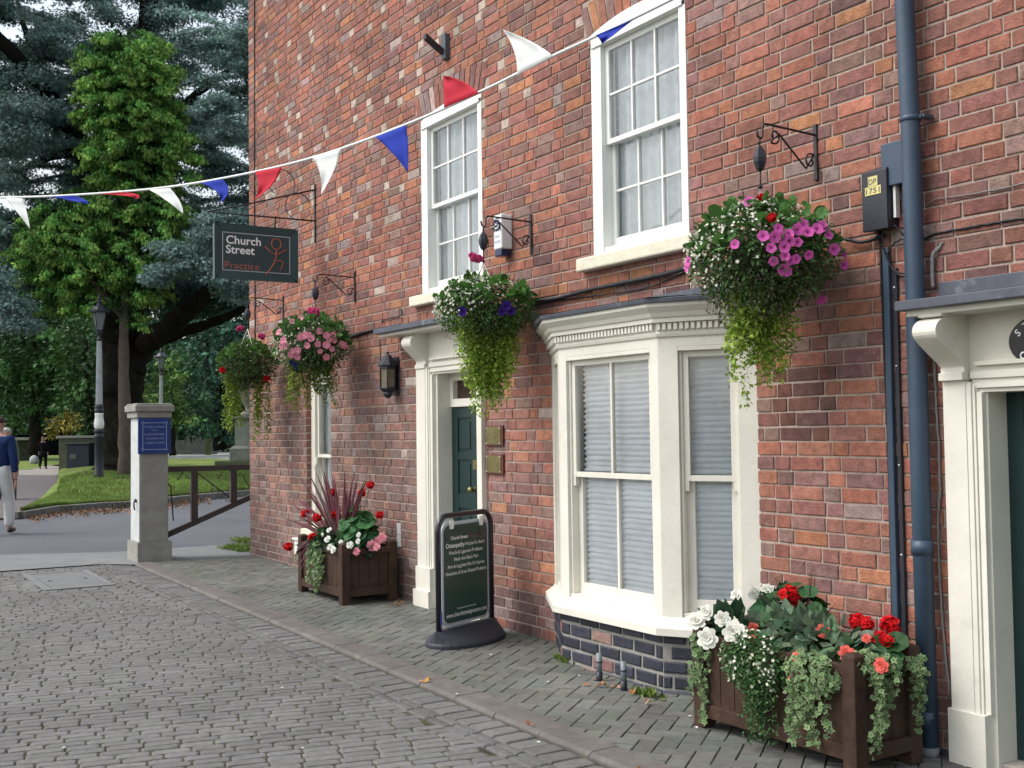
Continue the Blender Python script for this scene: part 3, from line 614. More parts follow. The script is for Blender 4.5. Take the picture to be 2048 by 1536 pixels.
# ------------------------------------------------------------------ beyond the street
def surf(name,cols_near,cols_far,nz_,zfun,m_,h=0):
    nx=len(cols_near); V=[];F=[]
    for j in range(nz_+1):
        t=j/nz_
        for i in range(nx):
            p=cols_near[i]*(1-t)+cols_far[i]*t; V.append((p[0],p[1],zfun(cols_near[i],cols_far[i],t,i)+h))
    for j in range(nz_):
        for i in range(nx-1): F.append((j*nx+i,j*nx+i+1,(j+1)*nx+i+1,(j+1)*nx+i))
    return V,F,nx
pk=[(42,1035),(75,1029),(110,1023),(150,1020),(200,1016),(255,1013),(300,1008),(350,1003),(396,998),(450,993),(500,989),(560,984),(640,978),(760,972)]
def kerby(px): return float(np.interp(px,[p[0] for p in pk],[p[1] for p in pk]))
pxs=np.concatenate([np.arange(42,130,8),np.arange(130,760,14)])
near=[];far=[];fac=[]
for px in pxs:
    near.append(G(px,kerby(px)-1)+(0,0,.11))
    if px<118: far.append(G(px,np.interp(px,[42,80,118],[1033,1000,962]))+(0,0,.03)); fac.append(0)
    else: far.append(Pd(px,917,46)); fac.append(min(1,(px-118)/60))
near=np.array(near);far=np.array(far)
def zf(a,b,t,i):
    z0=a[2]; 
    if pxs[i]<118: return z0+(b[2]-z0)*t+.10*math.sin(math.pi*min(1,t))*(pxs[i]-42)/76
    f=fac[i]; d=t*np.linalg.norm(b[:2]-a[:2]); rise=(b[2]-z0)*(1-math.exp(-(d/2.6)**1.35)); low=(.30*(b[2]-z0))*(1-math.exp(-d/3))+(b[2]-z0)*.7*t
    return z0+rise*f+low*(1-f)
def tgrid(n): return [(i/n)**2.2 for i in range(n+1)]
V=[];F=[];nx=len(pxs);TG=tgrid(34)
for t in TG:
    for i in range(nx):
        p=near[i]*(1-t)+far[i]*t; V.append((p[0],p[1],zf(near[i],far[i],t,i)+.02*math.sin(p[0]*1.3)*math.cos(p[1]*1.7)*(t>0)))
for j in range(len(TG)-1):
    for i in range(nx-1): F.append((j*nx+i,j*nx+i+1,(j+1)*nx+i+1,(j+1)*nx+i))
lawn=MB(); lawn.add(V,F,0,None,True); solo('churchyard_lawn',lawn,M_grass,None,None,kind='structure'); VL=np.array(V)
def lawnz(x,y):
    d=(VL[:,0]-x)**2+(VL[:,1]-y)**2; return VL[np.argmin(d),2]
# grass blades on the near bank
bl=MB(); FV=VL.reshape(len(TG),nx,3); N_=52000; jj=rs.randint(0,20,N_); ii=rs.randint(0,nx-1,N_); a,b=rs.rand(N_,1),rs.rand(N_,1)
P=(FV[jj,ii]*(1-a)+FV[jj,ii+1]*a)*(1-b)+(FV[jj+1,ii]*(1-a)+FV[jj+1,ii+1]*a)*b
az=rs.uniform(0,6.28,N_); hgt=rs.uniform(.03,.075,N_); M=np.zeros((N_,3,3)); M[:,:,0]=np.stack([np.cos(az),np.sin(az),az*0],1)*.02
M[:,:,2]=np.stack([rs.uniform(-.4,.4,N_),rs.uniform(-.4,.4,N_),np.ones(N_)],1)*hgt[:,None]
bl.inst([(-.5,0,0),(.5,0,0),(.1,0,1)],[(0,1,2)],M,P,rs.uniform(.7,1.3,(N_,1))*np.array([[1,1,1.]]))
solo('grass',bl,M_blade,'short green grass covering the churchyard bank','grass',kind='stuff')
# kerb of the bank
kb=MB(); kp=[G(x,kerby(x),0) for x in np.arange(30,780,12)]; kp=[(p[0],p[1]) for p in kp][::-1]
for i in range(len(kp)-1):
    p,q=np.array(kp[i]),np.array(kp[i+1]); d=(q-p); L_=np.linalg.norm(d); d/=L_; nn=np.array([d[1],-d[0]]); 
    kb.fbox(((p[0],p[1],gz(p[0])),(d[0],d[1],0),(nn[0],nn[1],0)),0.005,L_-.005,-.09,.09,-.1,.105)
solo('bank_kerb',kb,mat('bank_kerb_stone',(.15,.145,.13),.9,.25,5,.4,60,stain=(.08,.085,.05,.5,.7),sscale=2),None,None,kind='structure',bevel=.01)
ll=MB(); n=900; px=rs.uniform(60,420,n); q=np.array([G(a,kerby(a)+1.5+abs(rs.normal())*5,.004) for a in px]); d=nrm(np.stack([rs.normal(size=n),rs.normal(size=n),rs.normal(size=n)*.2],1)); y_=nrm(np.cross(d,rs.normal(size=(n,3)))); z_=np.cross(d,y_); ll.inst([(0,0,0),(.5,-.35,.1),(1,0,0),(.5,.35,.1)],[(0,1,2,3)],np.stack([d,y_,z_],2)*rs.uniform(.03,.07,(n,1,1)),q,np.array([[.19,.10,.05]])*rs.uniform(.4,1.6,(n,1)))
solo('leaf_litter',ll,mat('dead_leaves',(1,1,1),.9,.2,30,0,attr=True,island=.4),'brown dead leaves gathered along the kerb of the grass bank','leaf litter',kind='stuff')
sheet('churchyard_path',[tuple(G(x,y)[:2]) for x,y in ((-500,1046),(-100,1040),(42,1036),(80,1001),(116,965),(114,950),(-300,950))],.006,M_path)
sheet('pale_path',[tuple(G(x,y)[:2]) for x,y in ((-300,951),(130,951),(125,934),(90,930),(60,938),(-300,938))],.012,mat('pale_gravel',(.24,.22,.2),.95,.2,4,.4,60))
sheet('far_lawn',[tuple(G(x,y)[:2]) for x,y in ((-900,940),(60,940),(90,932),(120,930),(120,905),(-900,905))],.02,M_grass)
# =================================================================== THINGS FIXED TO THE WALL
def curve3(pts,n=24):
    """smooth Catmull-Rom through points"""
    p=np.array(pts,float); p=np.vstack([2*p[0]-p[1],p,2*p[-1]-p[-2]]); out=[]
    for i in range(1,len(p)-2):
        for k in range(n):
            t=k/n; a,b,c,d=p[i-1:i+3]; out.append(.5*((2*b)+(-a+c)*t+(2*a-5*b+4*c-d)*t*t+(-a+3*b-3*c+d)*t**3))
    out.append(p[-2]); return np.array(out)
def basket_bracket(X,zt,zb,lab,reach=.40):
    t=thing('basket_bracket',lab,'bracket',(X,YW,zb),'scrolled iron brackets holding hanging baskets')
    m_=MB(); m_.box(X-.012,X+.012,YW-.018,YW-.001,zb,zt); part('wall_plate',m_,M_iron,t,.002)
    z=zt-.06; y1=YW-reach
    m_=MB(); m_.tube([(X,YW-.015,z),(X,y1+.02,z+.012),(X,y1+.0,z+.010),(X,y1-.012,z-.01),(X,y1-.012,z-.055),(X,y1-.022,z-.07),(X,y1-.045,z-.065),(X,y1-.055,z-.03)],.0065,6)
    part('arm',m_,M_iron,t)
    m_=MB(); sp=[]
    for i in range(22):
        a=-2.2-i*.30; r=.012+.0016*i; sp.append((0,math.cos(a)*r,math.sin(a)*r))
    sp=np.array(sp); c1=np.array([X,y1+.075,z-.045]); c2=np.array([X,YW-.055,zb+.10])
    P1=[c1+(0,s[1],s[2]) for s in sp]; P2=[c2+(0,-s[1],-s[2]) for s in sp[::-1]]
    m_.tube(P1,.0055,6); m_.tube(P2,.0055,6); m_.tube([P1[-1],(X,y1+.11,z-.03),(X,YW-.12,zb+.08),(X,YW-.09,zb+.055),P2[0]],.0055,6)
    part('scroll',m_,M_iron,t)
    return np.array([X,y1-.035,z-.075])
BR=[basket_bracket(-4.30,3.31,3.0,'black scrolled iron bracket above the largest basket, right of the upstairs window'),
    basket_bracket(-7.17,3.30,2.99,'black scrolled iron bracket in front of the white alarm box'),
    basket_bracket(-10.43,3.27,2.96,'black scrolled iron bracket above the pink petunia basket'),
    basket_bracket(-12.44,3.25,2.96,'black scrolled iron bracket nearest the far corner of the wall')]
# hanging sign
sb=thing('sign_bracket','tall black iron bracket with fine scrollwork above the hanging sign','bracket',(-11.46,YW,3.75))
X=-11.46; m_=MB(); m_.box(X-.014,X+.014,YW-.02,YW-.001,3.72,4.36); part('wall_plate',m_,M_iron,sb,.002)
m_=MB(); m_.tube([(X,YW-.01,4.30),(X,3.96,4.075),(X,3.52,3.955)],.009,6); part('stay',m_,M_iron,sb)
m_=MB(); m_.tube([(X,YW-.01,3.955),(X,3.5,3.95)],.009,6); part('arm',m_,M_iron,sb)
m_=MB()
def ring(c,r,a0,a1,n=18,rr=None): 
    return [(X,c[0]+(r if rr is None else r+(rr-r)*i/n)*math.cos(a0+(a1-a0)*i/n),c[1]+(r if rr is None else r+(rr-r)*i/n)*math.sin(a0+(a1-a0)*i/n)) for i in range(n+1)]
m_.tube(ring((4.30,4.33),.17,-.8,4.2,24,.13),.005,5); m_.tube(ring((4.50,4.10),.14,.3,5.2,24,.15),.005,5); m_.tube(ring((3.95,4.12),.1,.6,5,20,.05),.004,5)
part('scrollwork',m_,M_iron,sb)
for y in (3.72,4.24): m_=MB(); m_.tube([(X,y,3.95),(X,y,3.84)],.008,6); part('hanger',m_,M_iron,sb)
sg=thing('hanging_sign','dark green framed hanging sign with white and red lettering and a running stick figure','sign',(X,4.02,3.27))
y0,y1,z0,z1=3.575,4.485,3.265,3.838
M_sign=mat('sign_green',(.030,.062,.070),.45,.1,6,.08,40); M_signf=mat('sign_frame_green',(.028,.068,.075),.4,.1,6,.08,40)
m_=MB(); m_.box(X-.02,X+.015,y0+.055,y1-.055,z0+.055,z1-.055); part('panel',m_,M_sign,sg)
m_=MB()
for k,(a,b,c,d) in enumerate(((y0,y1,z1-.065,z1),(y0,y1,z0,z0+.065))):
    zi,zo=(c,d) if k==0 else (d,c)
    m_.add([(X+.028,a+.02,zo),(X+.028,b-.02,zo),(X+.018,b-.075,zi),(X+.018,a+.075,zi),(X-.035,a,zo),(X-.035,b,zo),(X-.022,b-.075,zi),(X-.022,a+.075,zi)],[(0,1,2,3),(4,5,6,7),(0,1,5,4),(3,2,6,7),(0,3,7,4),(1,2,6,5)])
for (a,b) in ((y0,y0+.065),(y1,y1-.065)):
    s=1 if b>a else -1
    m_.add([(X+.028,a+.0*s,z0),(X+.028,a,z1),(X+.018,a+.07*s,z1-.06),(X+.018,a+.07*s,z0+.06),(X-.035,a,z0),(X-.035,a,z1),(X-.022,a+.07*s,z1-.06),(X-.022,a+.07*s,z0+.06)],[(0,1,2,3),(4,5,6,7),(0,1,5,4),(3,2,6,7),(0,3,7,4),(1,2,6,5)])
part('frame',m_,M_signf,sg,.003)
uu,vv=(0,1,0),(0,0,1); XS=X+.0165
m_=MB()
for (a,b,c,d) in ((y0+.085,y1-.085,z1-.093,z1-.085),(y0+.085,y1-.085,z0+.085,z0+.093),(y0+.085,y0+.093,z0+.09,z1-.09),(y1-.093,y1-.085,z0+.09,z1-.09)): m_.box(X+.015,XS,a,b,c,d)
part('border_line',m_,mat('grey_line',(.42,.50,.52),.5,.1),sg)
text('Church',(XS+.0005,y0+.125,z1-.205),uu,vv,.088,.375,M_ltrw,sg,bold=.018); text('Street',(XS+.0005,y0+.122,z1-.305),uu,vv,.088,.31,M_ltrw,sg,bold=.018); text('Practice',(XS+.0005,y0+.112,z0+.108),uu,vv,.075,.37,M_ltrr,sg,bold=-.006)
m_=MB(); cy,cz=4.245,3.665; q=lambda a,b:(XS+.002,cy+a,cz+b)
m_.tube([q(.052*math.cos(a),.058*math.sin(a)) for a in np.linspace(0,6.283,20)],.006,5,cap=False)
m_.tube([q(-.125,-.035),q(-.06,-.095),q(.0,-.115),q(.06,-.085),q(.12,-.045)],.006,5); m_.tube([q(.0,-.065),q(-.003,-.14),q(-.02,-.2),q(-.08,-.29),q(-.12,-.345)],.007,5); m_.tube([q(.005,-.178),q(.05,-.175),q(.075,-.19),q(.06,-.24),q(.045,-.28)],.006,5)
part('running_figure',m_,M_ltrr,sg)
# ball/pulley weights on the basket lines are parts of the baskets (built below)
# wall lantern
X=-9.50; wlmp=thing('wall_lantern','black wall lantern with smoked glass panes left of the open porch','lamp',(X,YW,1.97))
yc=YW-.10; HXR=math.pi/6
m_=MB(); m_.lathe([(.0,2.40),(.012,2.395),(.012,2.37),(.03,2.365),(.05,2.34),(.082,2.30),(.098,2.272),(.098,2.262),(.085,2.262)],(X,yc,0),8,0,None,(0,0,1),HXR); part('roof_cap',m_,M_blackpl,wlmp,.002)
m_=MB(); m_.lathe([(.085,2.262),(.086,2.235),(.078,2.232)],(X,yc,0),6,0,None,(0,0,1),HXR)
for i in range(6): a=HXR+i*math.pi/3; m_.tube([(X+.080*math.cos(a),yc+.080*math.sin(a),2.235),(X+.078*math.cos(a),yc+.078*math.sin(a),2.06)],.006,5)
m_.lathe([(.078,2.065),(.086,2.06),(.084,2.045),(.05,2.02),(.055,2.0),(.035,1.985),(.03,1.97),(.01,1.96)],(X,yc,0),6,0,None,(0,0,1),HXR); m_.box(X-.05,X+.05,YW-.02,YW-.001,1.99,2.35); m_.box(X-.015,X+.015,yc+.03,YW-.01,2.27,2.30)
part('cage',m_,M_blackpl,wlmp,.001)
m_=MB(); m_.lathe([(.074,2.233),(.074,2.062)],(X,yc,0),6,0,None,(0,0,1),HXR); part('lantern_glass',m_,mat('smoked_amber_glass',(.14,.12,.075),.15,.25,10,.1,30,spec=.6),wlmp)
m_=MB(); m_.lathe([(.006,2.06),(.018,2.10),(.02,2.13),(.005,2.16)],(X,yc-.0,0),8); part('bulb',m_,M_white,wlmp)
# brass plaques
for k,(a,b,lab) in enumerate(((1.525,1.690,'upper square brass plaque on a wooden backing beside the porch'),(1.300,1.462,'lower square brass plaque on a wooden backing beside the porch'))):
    t=thing('brass_plaque',lab,'plaque',(-7.73,YW,a),'brass plaques beside the porch')
    m_=MB(); m_.fbox(FRW,-7.865,-7.60,.004,.024,a-.0,b+.0); part('backing_board',m_,mat('plaque_wood',(.12,.035,.03),.4,.2,20,.1),t,.004)
    m_=MB(); m_.fbox(FRW,-7.850,-7.625,.024,.029,a+.012,b-.012); part('brass_plate',m_,M_brass,t,.001)
    for x in (-7.84,-7.637):
        for z in (a+.022,b-.022): m_=MB(); m_.lathe([(.006,0),(.004,.004)],(x,YW-.029,z),8,0,None,(0,-1,0)); part('screw',m_,M_white,t)
# alarm box
t=thing('alarm_box','white triangular alarm box with dark blue lettering and a blue base lens','alarm box',(-7.55,YW,3.05))
m_=MB(); m_.fbox(FRW,-7.56,-7.44,.005,.11,3.07,3.345); part('housing',m_,mat('white_plastic',(.78,.80,.80),.35,.03,5,0),t,.012)
m_=MB(); m_.fbox(FRW,-7.552,-7.448,.02,.106,3.015,3.07); part('blue_lens',m_,mat('blue_plastic',(.012,.022,.085),.25,.1,5,0),t,.008)
yf=YW-.1115; ux=(1,0,0)
text('MEL',(-7.554,yf,3.272),ux,vv,.048,.105,M_ltrk,t,bold=.03); text('COM',(-7.554,yf,3.212),ux,vv,.048,.105,M_ltrk,t,bold=.03); text('01664',(-7.552,yf,3.160),ux,vv,.030,.085,M_ltrg,t,bold=.0); text('454206',(-7.553,yf,3.115),ux,vv,.030,.098,M_ltrg,t,bold=.0)
# cut-off iron hook high on the wall
t=thing('iron_hook','short forked iron stump fixed high on the wall over the left upstairs window','bracket',(-8.45,YW,4.88))
m_=MB(); m_.fbox(FRW,-8.50,-8.42,.0,.05,4.87,5.09); part('wall_plate',m_,mat('grey_iron',(.07,.085,.10),.6,.2,20,.2),t,.004)
m_=MB(); m_.prism([(-8.50,YW-.03,4.90),(-8.45,YW-.03,4.90),(-8.45,YW-.22,5.02),(-8.50,YW-.22,5.02)],(0,0,.05)); part('prong',m_,M_iron,t,.004)
# junction boxes and conduit
t=thing('telephone_box','black telephone junction box with yellow number labels by the drainpipe','junction box',(-3.86,YW,2.62))
m_=MB(); V=[(-3.925,-.0,2.655),(-3.765,0,2.655),(-3.765,0,2.985),(-3.925,0,2.985),(-3.93,-.085,2.645),(-3.77,-.085,2.645),(-3.77,-.085,2.955),(-3.93,-.085,2.955)]
m_.add([(x,YW+y,z) for x,y,z in V],[(0,1,2,3),(4,5,6,7),(0,1,5,4),(1,2,6,5),(2,3,7,6),(3,0,4,7)]); part('cover',m_,M_blackpl,t,.006)
M_yel=mat('yellow_label',(.62,.55,.22),.6,.1,8,0)
m_=MB(); m_.fbox(FRW,-3.885,-3.825,.086,.0875,2.875,2.925); m_.fbox(FRW,-3.905,-3.805,.086,.0875,2.830,2.873); part('number_label',m_,M_yel,t)
text('DP',(-3.880,YW-.0885,2.883),ux,vv,.030,.048,M_ltrk,t,bold=.0); text('1751',(-3.898,YW-.0885,2.838),ux,vv,.028,.086,M_ltrk,t)
t=thing('meter_box','plain blue-grey box half hidden behind the drainpipe','junction box',(-3.72,YW,2.9))
m_=MB(); m_.fbox(FRW,-3.815,-3.665,.002,.07,2.86,3.08); part('cover',m_,M_pipe,t,.005); m_=MB(); m_.fbox(FRW,-3.76,-3.745,.02,.05,2.70,2.86); part('cable_gland',m_,M_white,t)
# down pipe
t=thing('drainpipe','tall blue-grey cast iron drainpipe running down to the pavement','drainpipe',(-3.60,YW,0))
m_=MB(); PX,PYc=-3.615,YW-.085; m_.tube([(PX-.045,PYc+.0,8.2),(PX-.030,PYc,5.0),(PX-.02,PYc,3.9),(PX,PYc,3.1),(PX,PYc,1.5),(PX+.008,PYc,.10)],.047,20); part('pipe',m_,M_pipe,t)
for z in (3.98,1.02,.20): m_=MB(); m_.tube([(PX-(.02 if z>3 else 0),PYc,z),(PX-(.02 if z>3 else 0),PYc,z+.07)],.0535,20); part('socket',m_,M_pipe,t)
for z in (3.15,): 
    m_=MB(); m_.lathe([(.050,z),(.0535,z+.003),(.0535,z+.022),(.050,z+.025)],(PX,PYc,0),20); m_.fbox(FRW,PX+.05,PX+.085,.02,.09,z+.004,z+.02); m_.tube([(PX+.07,YW,z+.012),(PX+.07,YW-.10,z+.012)],.006,6); part('clip',m_,M_pipe,t)
m_=MB(); m_.tube([(PX+.008,PYc,.10),(PX+.008,PYc,gz(PX)+.01)],[.05,.044],16); part('shoe',m_,mat('worn_pipe_foot',(.16,.17,.18),.8,.35,20,.4,50),t)
# conduits and cables
t=thing('cable_trunking','pair of dark conduits with a thin cable dropping from the telephone box','conduit',(-3.82,YW,.5))
m_=MB(); m_.fbox(FRW,-3.852,-3.815,.002,.034,gz(-3.8),2.56); part('conduit',m_,M_pipe,t,.006,)
m_=MB(); m_.fbox(FRW,-3.80,-3.775,.002,.024,gz(-3.8),2.45); part('conduit',m_,M_blackpl,t,.005)
m_=MB(); m_.tube(curve3([(-3.88,YW-.012,2.65),(-3.875,YW-.012,2.2),(-3.865,YW-.01,1.5),(-3.868,YW-.01,.4)],10),.006,6); part('cable',m_,M_cable,t)
for z in (2.35,1.95,1.45,1.0): m_=MB(); m_.lathe([(.005,0),(.004,.004)],(-3.787,YW-.025,z),8,0,None,(0,-1,0)); part('screw',m_,M_white,t)
def cable(name,pts,r,lab,m_=None,n=12,grp=None):
    mb=MB(); P=curve3(pts,n); P=P+rs.uniform(-.002,.002,P.shape); mb.tube(P,r,6); return solo(name,mb,m_ or M_cable,lab,'cable',pts[0],grp)
def wp(px,py,off=.012): p=Wp(px,py,YW-off); return p
cable('wall_cable',[wp(1690,478,.05),wp(1720,484,.03),wp(1750,478,.03),wp(1768,468,.03)],.010,'short thick black cable from the largest basket side to the telephone box')
cable('looped_cable',[wp(1765,455,.05),wp(1768,500,.04),wp(1790,540,.03),wp(1822,545,.03),wp(1838,520,.03),wp(1825,480,.03),wp(1795,482,.03),wp(1775,510,.04),wp(1790,545,.035),wp(1825,555,.03)],.0045,'thin black cable coiled under the telephone box')
cable('looped_cable',[wp(1790,450,.05),wp(1808,470,.03),wp(1812,440,.03),wp(1800,380,.03)],.005,'thin cable rising beside the telephone box')
cable('wall_cable',[wp(1842,482),wp(1870,468),wp(1920,458),wp(2000,444),wp(2048,436),wp(2120,425)],.006,'black cable running right from the drainpipe above the right canopy')
cable('wall_cable',[wp(1850,412),wp(1875,398),wp(1930,390),wp(2000,378),wp(2048,366),wp(2120,350)],.003,'finest cable running right from the drainpipe, upper of the two',M_greycable)
cable('bent_conduit',[wp(1866,575,.03),wp(1864,530,.03),wp(1866,508,.03),wp(1876,498,.015),wp(1886,486,.008)],.010,'grey bent conduit end above the right canopy',M_greycable)
cable('wall_cable',[wp(1868,690,.02),wp(1872,800,.02),wp(1880,960,.02),wp(1876,1050,.02),wp(1882,1200,.02),wp(1900,1400,.02)],.006,'loose grey cable between drainpipe and right doorcase',M_greycable)
cable('wall_cable',[wp(1058,603,.03),wp(1110,598,.03),wp(1170,582,.03),wp(1250,565,.03),wp(1330,548,.03),wp(1385,532,.03),wp(1440,515,.03)],.016,'thick black bundled cable on the wall above the bay window')
cable('wall_cable',[wp(1058,612,.02),wp(1150,596,.02),wp(1280,578,.02),wp(1340,556,.02),wp(1400,530,.02)],.005,'thin sagging cable under the bundled cable')
cable('wall_cable',[wp(690,676,.02),wp(740,662,.02),wp(775,655,.02),wp(800,650,.02)],.013,'black cable running from the petunia basket to the left canopy')
cable('wall_cable',[wp(763,645,.015),wp(768,640,.015),wp(800,632,.015),wp(803,618,.015)],.005,'small kinked cable above the left canopy')
cable('wall_cable',[wp(760,676,.012),wp(760,700,.012),wp(761,735,.012)],.004,'short thin cable left of the wall lantern')
cable('wall_cable',[wp(509,-20,.012),wp(509,200,.012),wp(509,420,.012),wp(510,640,.012),wp(510,700,.012)],.008,'dark vertical cable down the far corner of the wall')
# air bricks / small boxes on the wall
m_=MB(); m_.fbox(FRW,-9.52,-9.44,.002,.012,.58,.69); 
m_.fbox(FRW,-9.52,-9.44,.002,.012,.695,.80); solo('wall_vent',m_,mat('dirty_white',(.5,.5,.5),.6,.15,20,.1),'pale plastic vent on the wall between planter and porch','vent',(-9.48,YW,.58),bevel=.002)
t=thing('outlet_box','small white box low on the wall behind the small planter','vent',(-12.4,YW,.2)); m_=MB(); m_.fbox(FRW,-11.95,-11.74,.002,.08,.30,.47); part('box_body',m_,M_white,t,.006); m_=MB(); m_.fbox(FRW,-11.97,-11.72,.002,.10,.47,.49); part('box_lid',m_,M_white,t,.003)
# two capped pipe stubs in front of the bay
for (px,py,lab) in ((1199,1366,'left of the two grey pipe stubs before the bay'),(1248,1385,'right of the two grey pipe stubs before the bay')):
    p=G(px,py); t=thing('pipe_stub',lab,'pipe',p,'grey pipe stubs at the foot of the bay')
    m_=MB(); m_.tube([p+(0,0,-.01),p+(0,0,.07)],.0205,12); part('pipe_base',m_,M_blackpl,t); m_=MB(); m_.tube([p+(0,0,.07),p+(.0,0,.185)],.018,12); part('pipe',m_,mat('grey_pvc',(.20,.23,.25),.5,.15,30,.1),t)
    m_=MB(); m_.tube([p+(0,0,.128),p+(.0,0,.136)],.0215,12); part('clip',m_,M_blackpl,t)
# =================================================================== A-BOARD
Pl=G(878,1300); dirv=np.array([math.cos(math.radians(33))*R_[2][0]+math.sin(math.radians(33))*R_[0][0],math.cos(math.radians(33))*R_[2][1]+math.sin(math.radians(33))*R_[0][1],0]); dirv/=np.linalg.norm(dirv)
nv=np.array([dirv[1],-dirv[0],0]); 
if nv@(-R_[2])<0: nv=-nv
WB=.68; ab=thing('pavement_sign','black swing pavement sign with a green poster of white lettering','sign',Pl+dirv*WB/2)
fr=(Pl,dirv,nv); zb=.0
m_=MB(); th=np.linspace(math.pi,0,22); pc=Pl+dirv*WB/2
prof=[(-.0,.012),(.0,.09)]
outl=[]; 
for s in (1,-1):
    for i in range(17):
        a=math.pi*i/16*1.0; outl.append(None)
E_n=28; el=[(math.cos(a)*(WB/2+.055),math.sin(a)*.24) for a in np.arange(E_n)*2*math.pi/E_n]
V=[]; F=[]
levels=[(1.,.0),(1.,.035),(.97,.05)]
for (sc,z) in levels: V+= [pc+dirv*a*sc+nv*b*sc+np.array([0,0,z]) for a,b in el]
for (f_,z) in ((.72,.085),(.35,.125),(.12,.135)): V+=[pc+dirv*a*.965+nv*b*f_+np.array([0,0,z]) for a,b in el]
for k in range(5): F+=[(k*E_n+j,k*E_n+(j+1)%E_n,(k+1)*E_n+(j+1)%E_n,(k+1)*E_n+j) for j in range(E_n)]
F.append(tuple(5*E_n+j for j in range(E_n))); m_.add(V,F); part('weighted_base',m_,mat('rubber_base',(.028,.03,.042),.6,.2,30,.3,120),ab,.004)
HB=.955; rr=.11; pts=[Pl+np.array([0,0,.03]),Pl+np.array([0,0,HB-rr])]
for i in range(1,9): a=math.pi-math.pi/2*i/8; pts.append(Pl+dirv*(rr+rr*math.cos(a))+np.array([0,0,HB-rr+rr*math.sin(a)]))
for i in range(0,9): a=math.pi/2-math.pi/2*i/8; pts.append(Pl+dirv*(WB-rr+rr*math.cos(a))+np.array([0,0,HB-rr+rr*math.sin(a)]))
pts.append(Pl+dirv*WB+np.array([0,0,.05])); m_=MB(); m_.tube(pts,.021,12); part('tube_frame',m_,mat('black_gloss_tube',(.012,.012,.02),.3,.1,5,0,coat=.3),ab)
def rrect(a0,a1,z0,z1,r,n=6):
    o=[]
    for (cx_,cz_,s) in ((a1-r,z1-r,0),(a0+r,z1-r,1),(a0+r,z0+r,2),(a1-r,z0+r,3)):
        for i in range(n+1): a=(s+i/n)*math.pi/2; o.append((cx_+r*math.cos(a),cz_+r*math.sin(a)))
    return o
def plate(poly,b0,b1,fr): 
    O,u,nn=[np.array(q,float) for q in fr]; m_=MB(); m_.prism([O+u*a+nn*b0+np.array([0,0,z]) for a,z in poly],nn*(b1-b0)); return m_
part('panel',plate(rrect(.042,WB-.042,.150,.905,.075),-.012,.004,fr),mat('silver_grey_panel',(.42,.46,.50),.4,.08,10,.05),ab,.002)
part('poster',plate(rrect(.062,WB-.062,.172,.882,.06),.0045,.0075,fr),mat('green_poster',(.010,.055,.045),.25,.06,6,0,coat=.5),ab)
for a in (.15,.53): m_=MB(); m_.fbox(fr,a-.02,a+.02,.004,.022,.855,.925); part('panel_hook',m_,M_white,ab,.004)
M_ltrd=mat('dull_brown_lettering',(.20,.075,.05),.6,.1,5,0)
def bt(body,zc,h,wd,mt=M_ltrw,a=None,al='C',bold=0.):
    O=Pl+nv*.0085+dirv*(WB/2 if a is None else a)+np.array([0,0,zc]); text(body,O,dirv,(0,0,1),h,wd,mt,ab,bold=bold,align=al)
bt('Church Street',.775,.026,.215,a=.145,al='LEFT',bold=.012); bt('Practice',.775,.026,.12,M_ltrd,a=.37,al='LEFT')
bt('Osteopathy',.718,.034,.235,a=.085,al='LEFT',bold=.01); bt('- Not Just For Backs!',.721,.026,.265,a=.315,al='LEFT')
bt('Muscle & Ligament Problems',.668,.027,.43); bt('Neck And Back Pain',.618,.027,.31); bt('Arm & Leg Joint Pain Or Injuries',.568,.027,.47); bt('Headaches & Stress Related Problems',.518,.027,.52)
bt('Recommended with care',.262,.013,.24); bt('www.churchstreetpractice.com',.212,.034,.52,bold=.006)
m_=MB(); O=Pl+nv*.0105+dirv*.515+np.array([0,0,.81]); qq=lambda a,b:O+dirv*a+np.array([0,0,b])
m_.tube([qq(.012*math.cos(a),.013*math.sin(a)) for a in np.linspace(0,6.28,14)],.002,4,cap=False); m_.tube([qq(-.03,-.01),qq(0,-.028),qq(.03,-.01)],.002,4); m_.tube([qq(0,-.014),qq(-.004,-.045),qq(-.03,-.075)],.002,4); m_.tube([qq(0,-.042),qq(.018,-.045),qq(.01,-.066)],.002,4); part('running_figure',m_,M_ltrd,ab)
m_=MB(); m_.fbox((Pl,dirv,nv),-.006,.012,.0205,.0225,.16,.27); part('blue_sticker',m_,mat('blue_sticker',(.06,.08,.35),.5,.3,60,0),ab)
# =================================================================== BUNTING
bp=[(-60,393,9.9),(10,395,9.6),(150,390,9.3),(330,375,8.9),(500,346,8.4),(650,308,7.95),(820,246,7.3),(960,184,6.8),(1100,115,6.4),(1250,45,6.1),(1400,-30,5.9),(1520,-95,5.8)]
bunt=thing('bunting','string of red white and blue pennants strung across the street in front of the wall','bunting',Pd(500,346,8.4))
sp=curve3([Pd(*p) for p in bp],8); m_=MB(); m_.tube(sp,.0095,5)
# flat tape
part('cord',m_,mat('white_tape',(.75,.78,.76),.7,.05),bunt)
cl={'w':(.80,.83,.82),'b':(.02,.05,.45),'r':(.62,.03,.06)}
M_fl={k:mat({'w':'white','b':'blue','r':'red'}[k]+'_bunting_cloth',np.array(v)*(1.08 if k=='w' else 1),.85,.05,12,.08,60,trans=.3) for k,v in cl.items()}
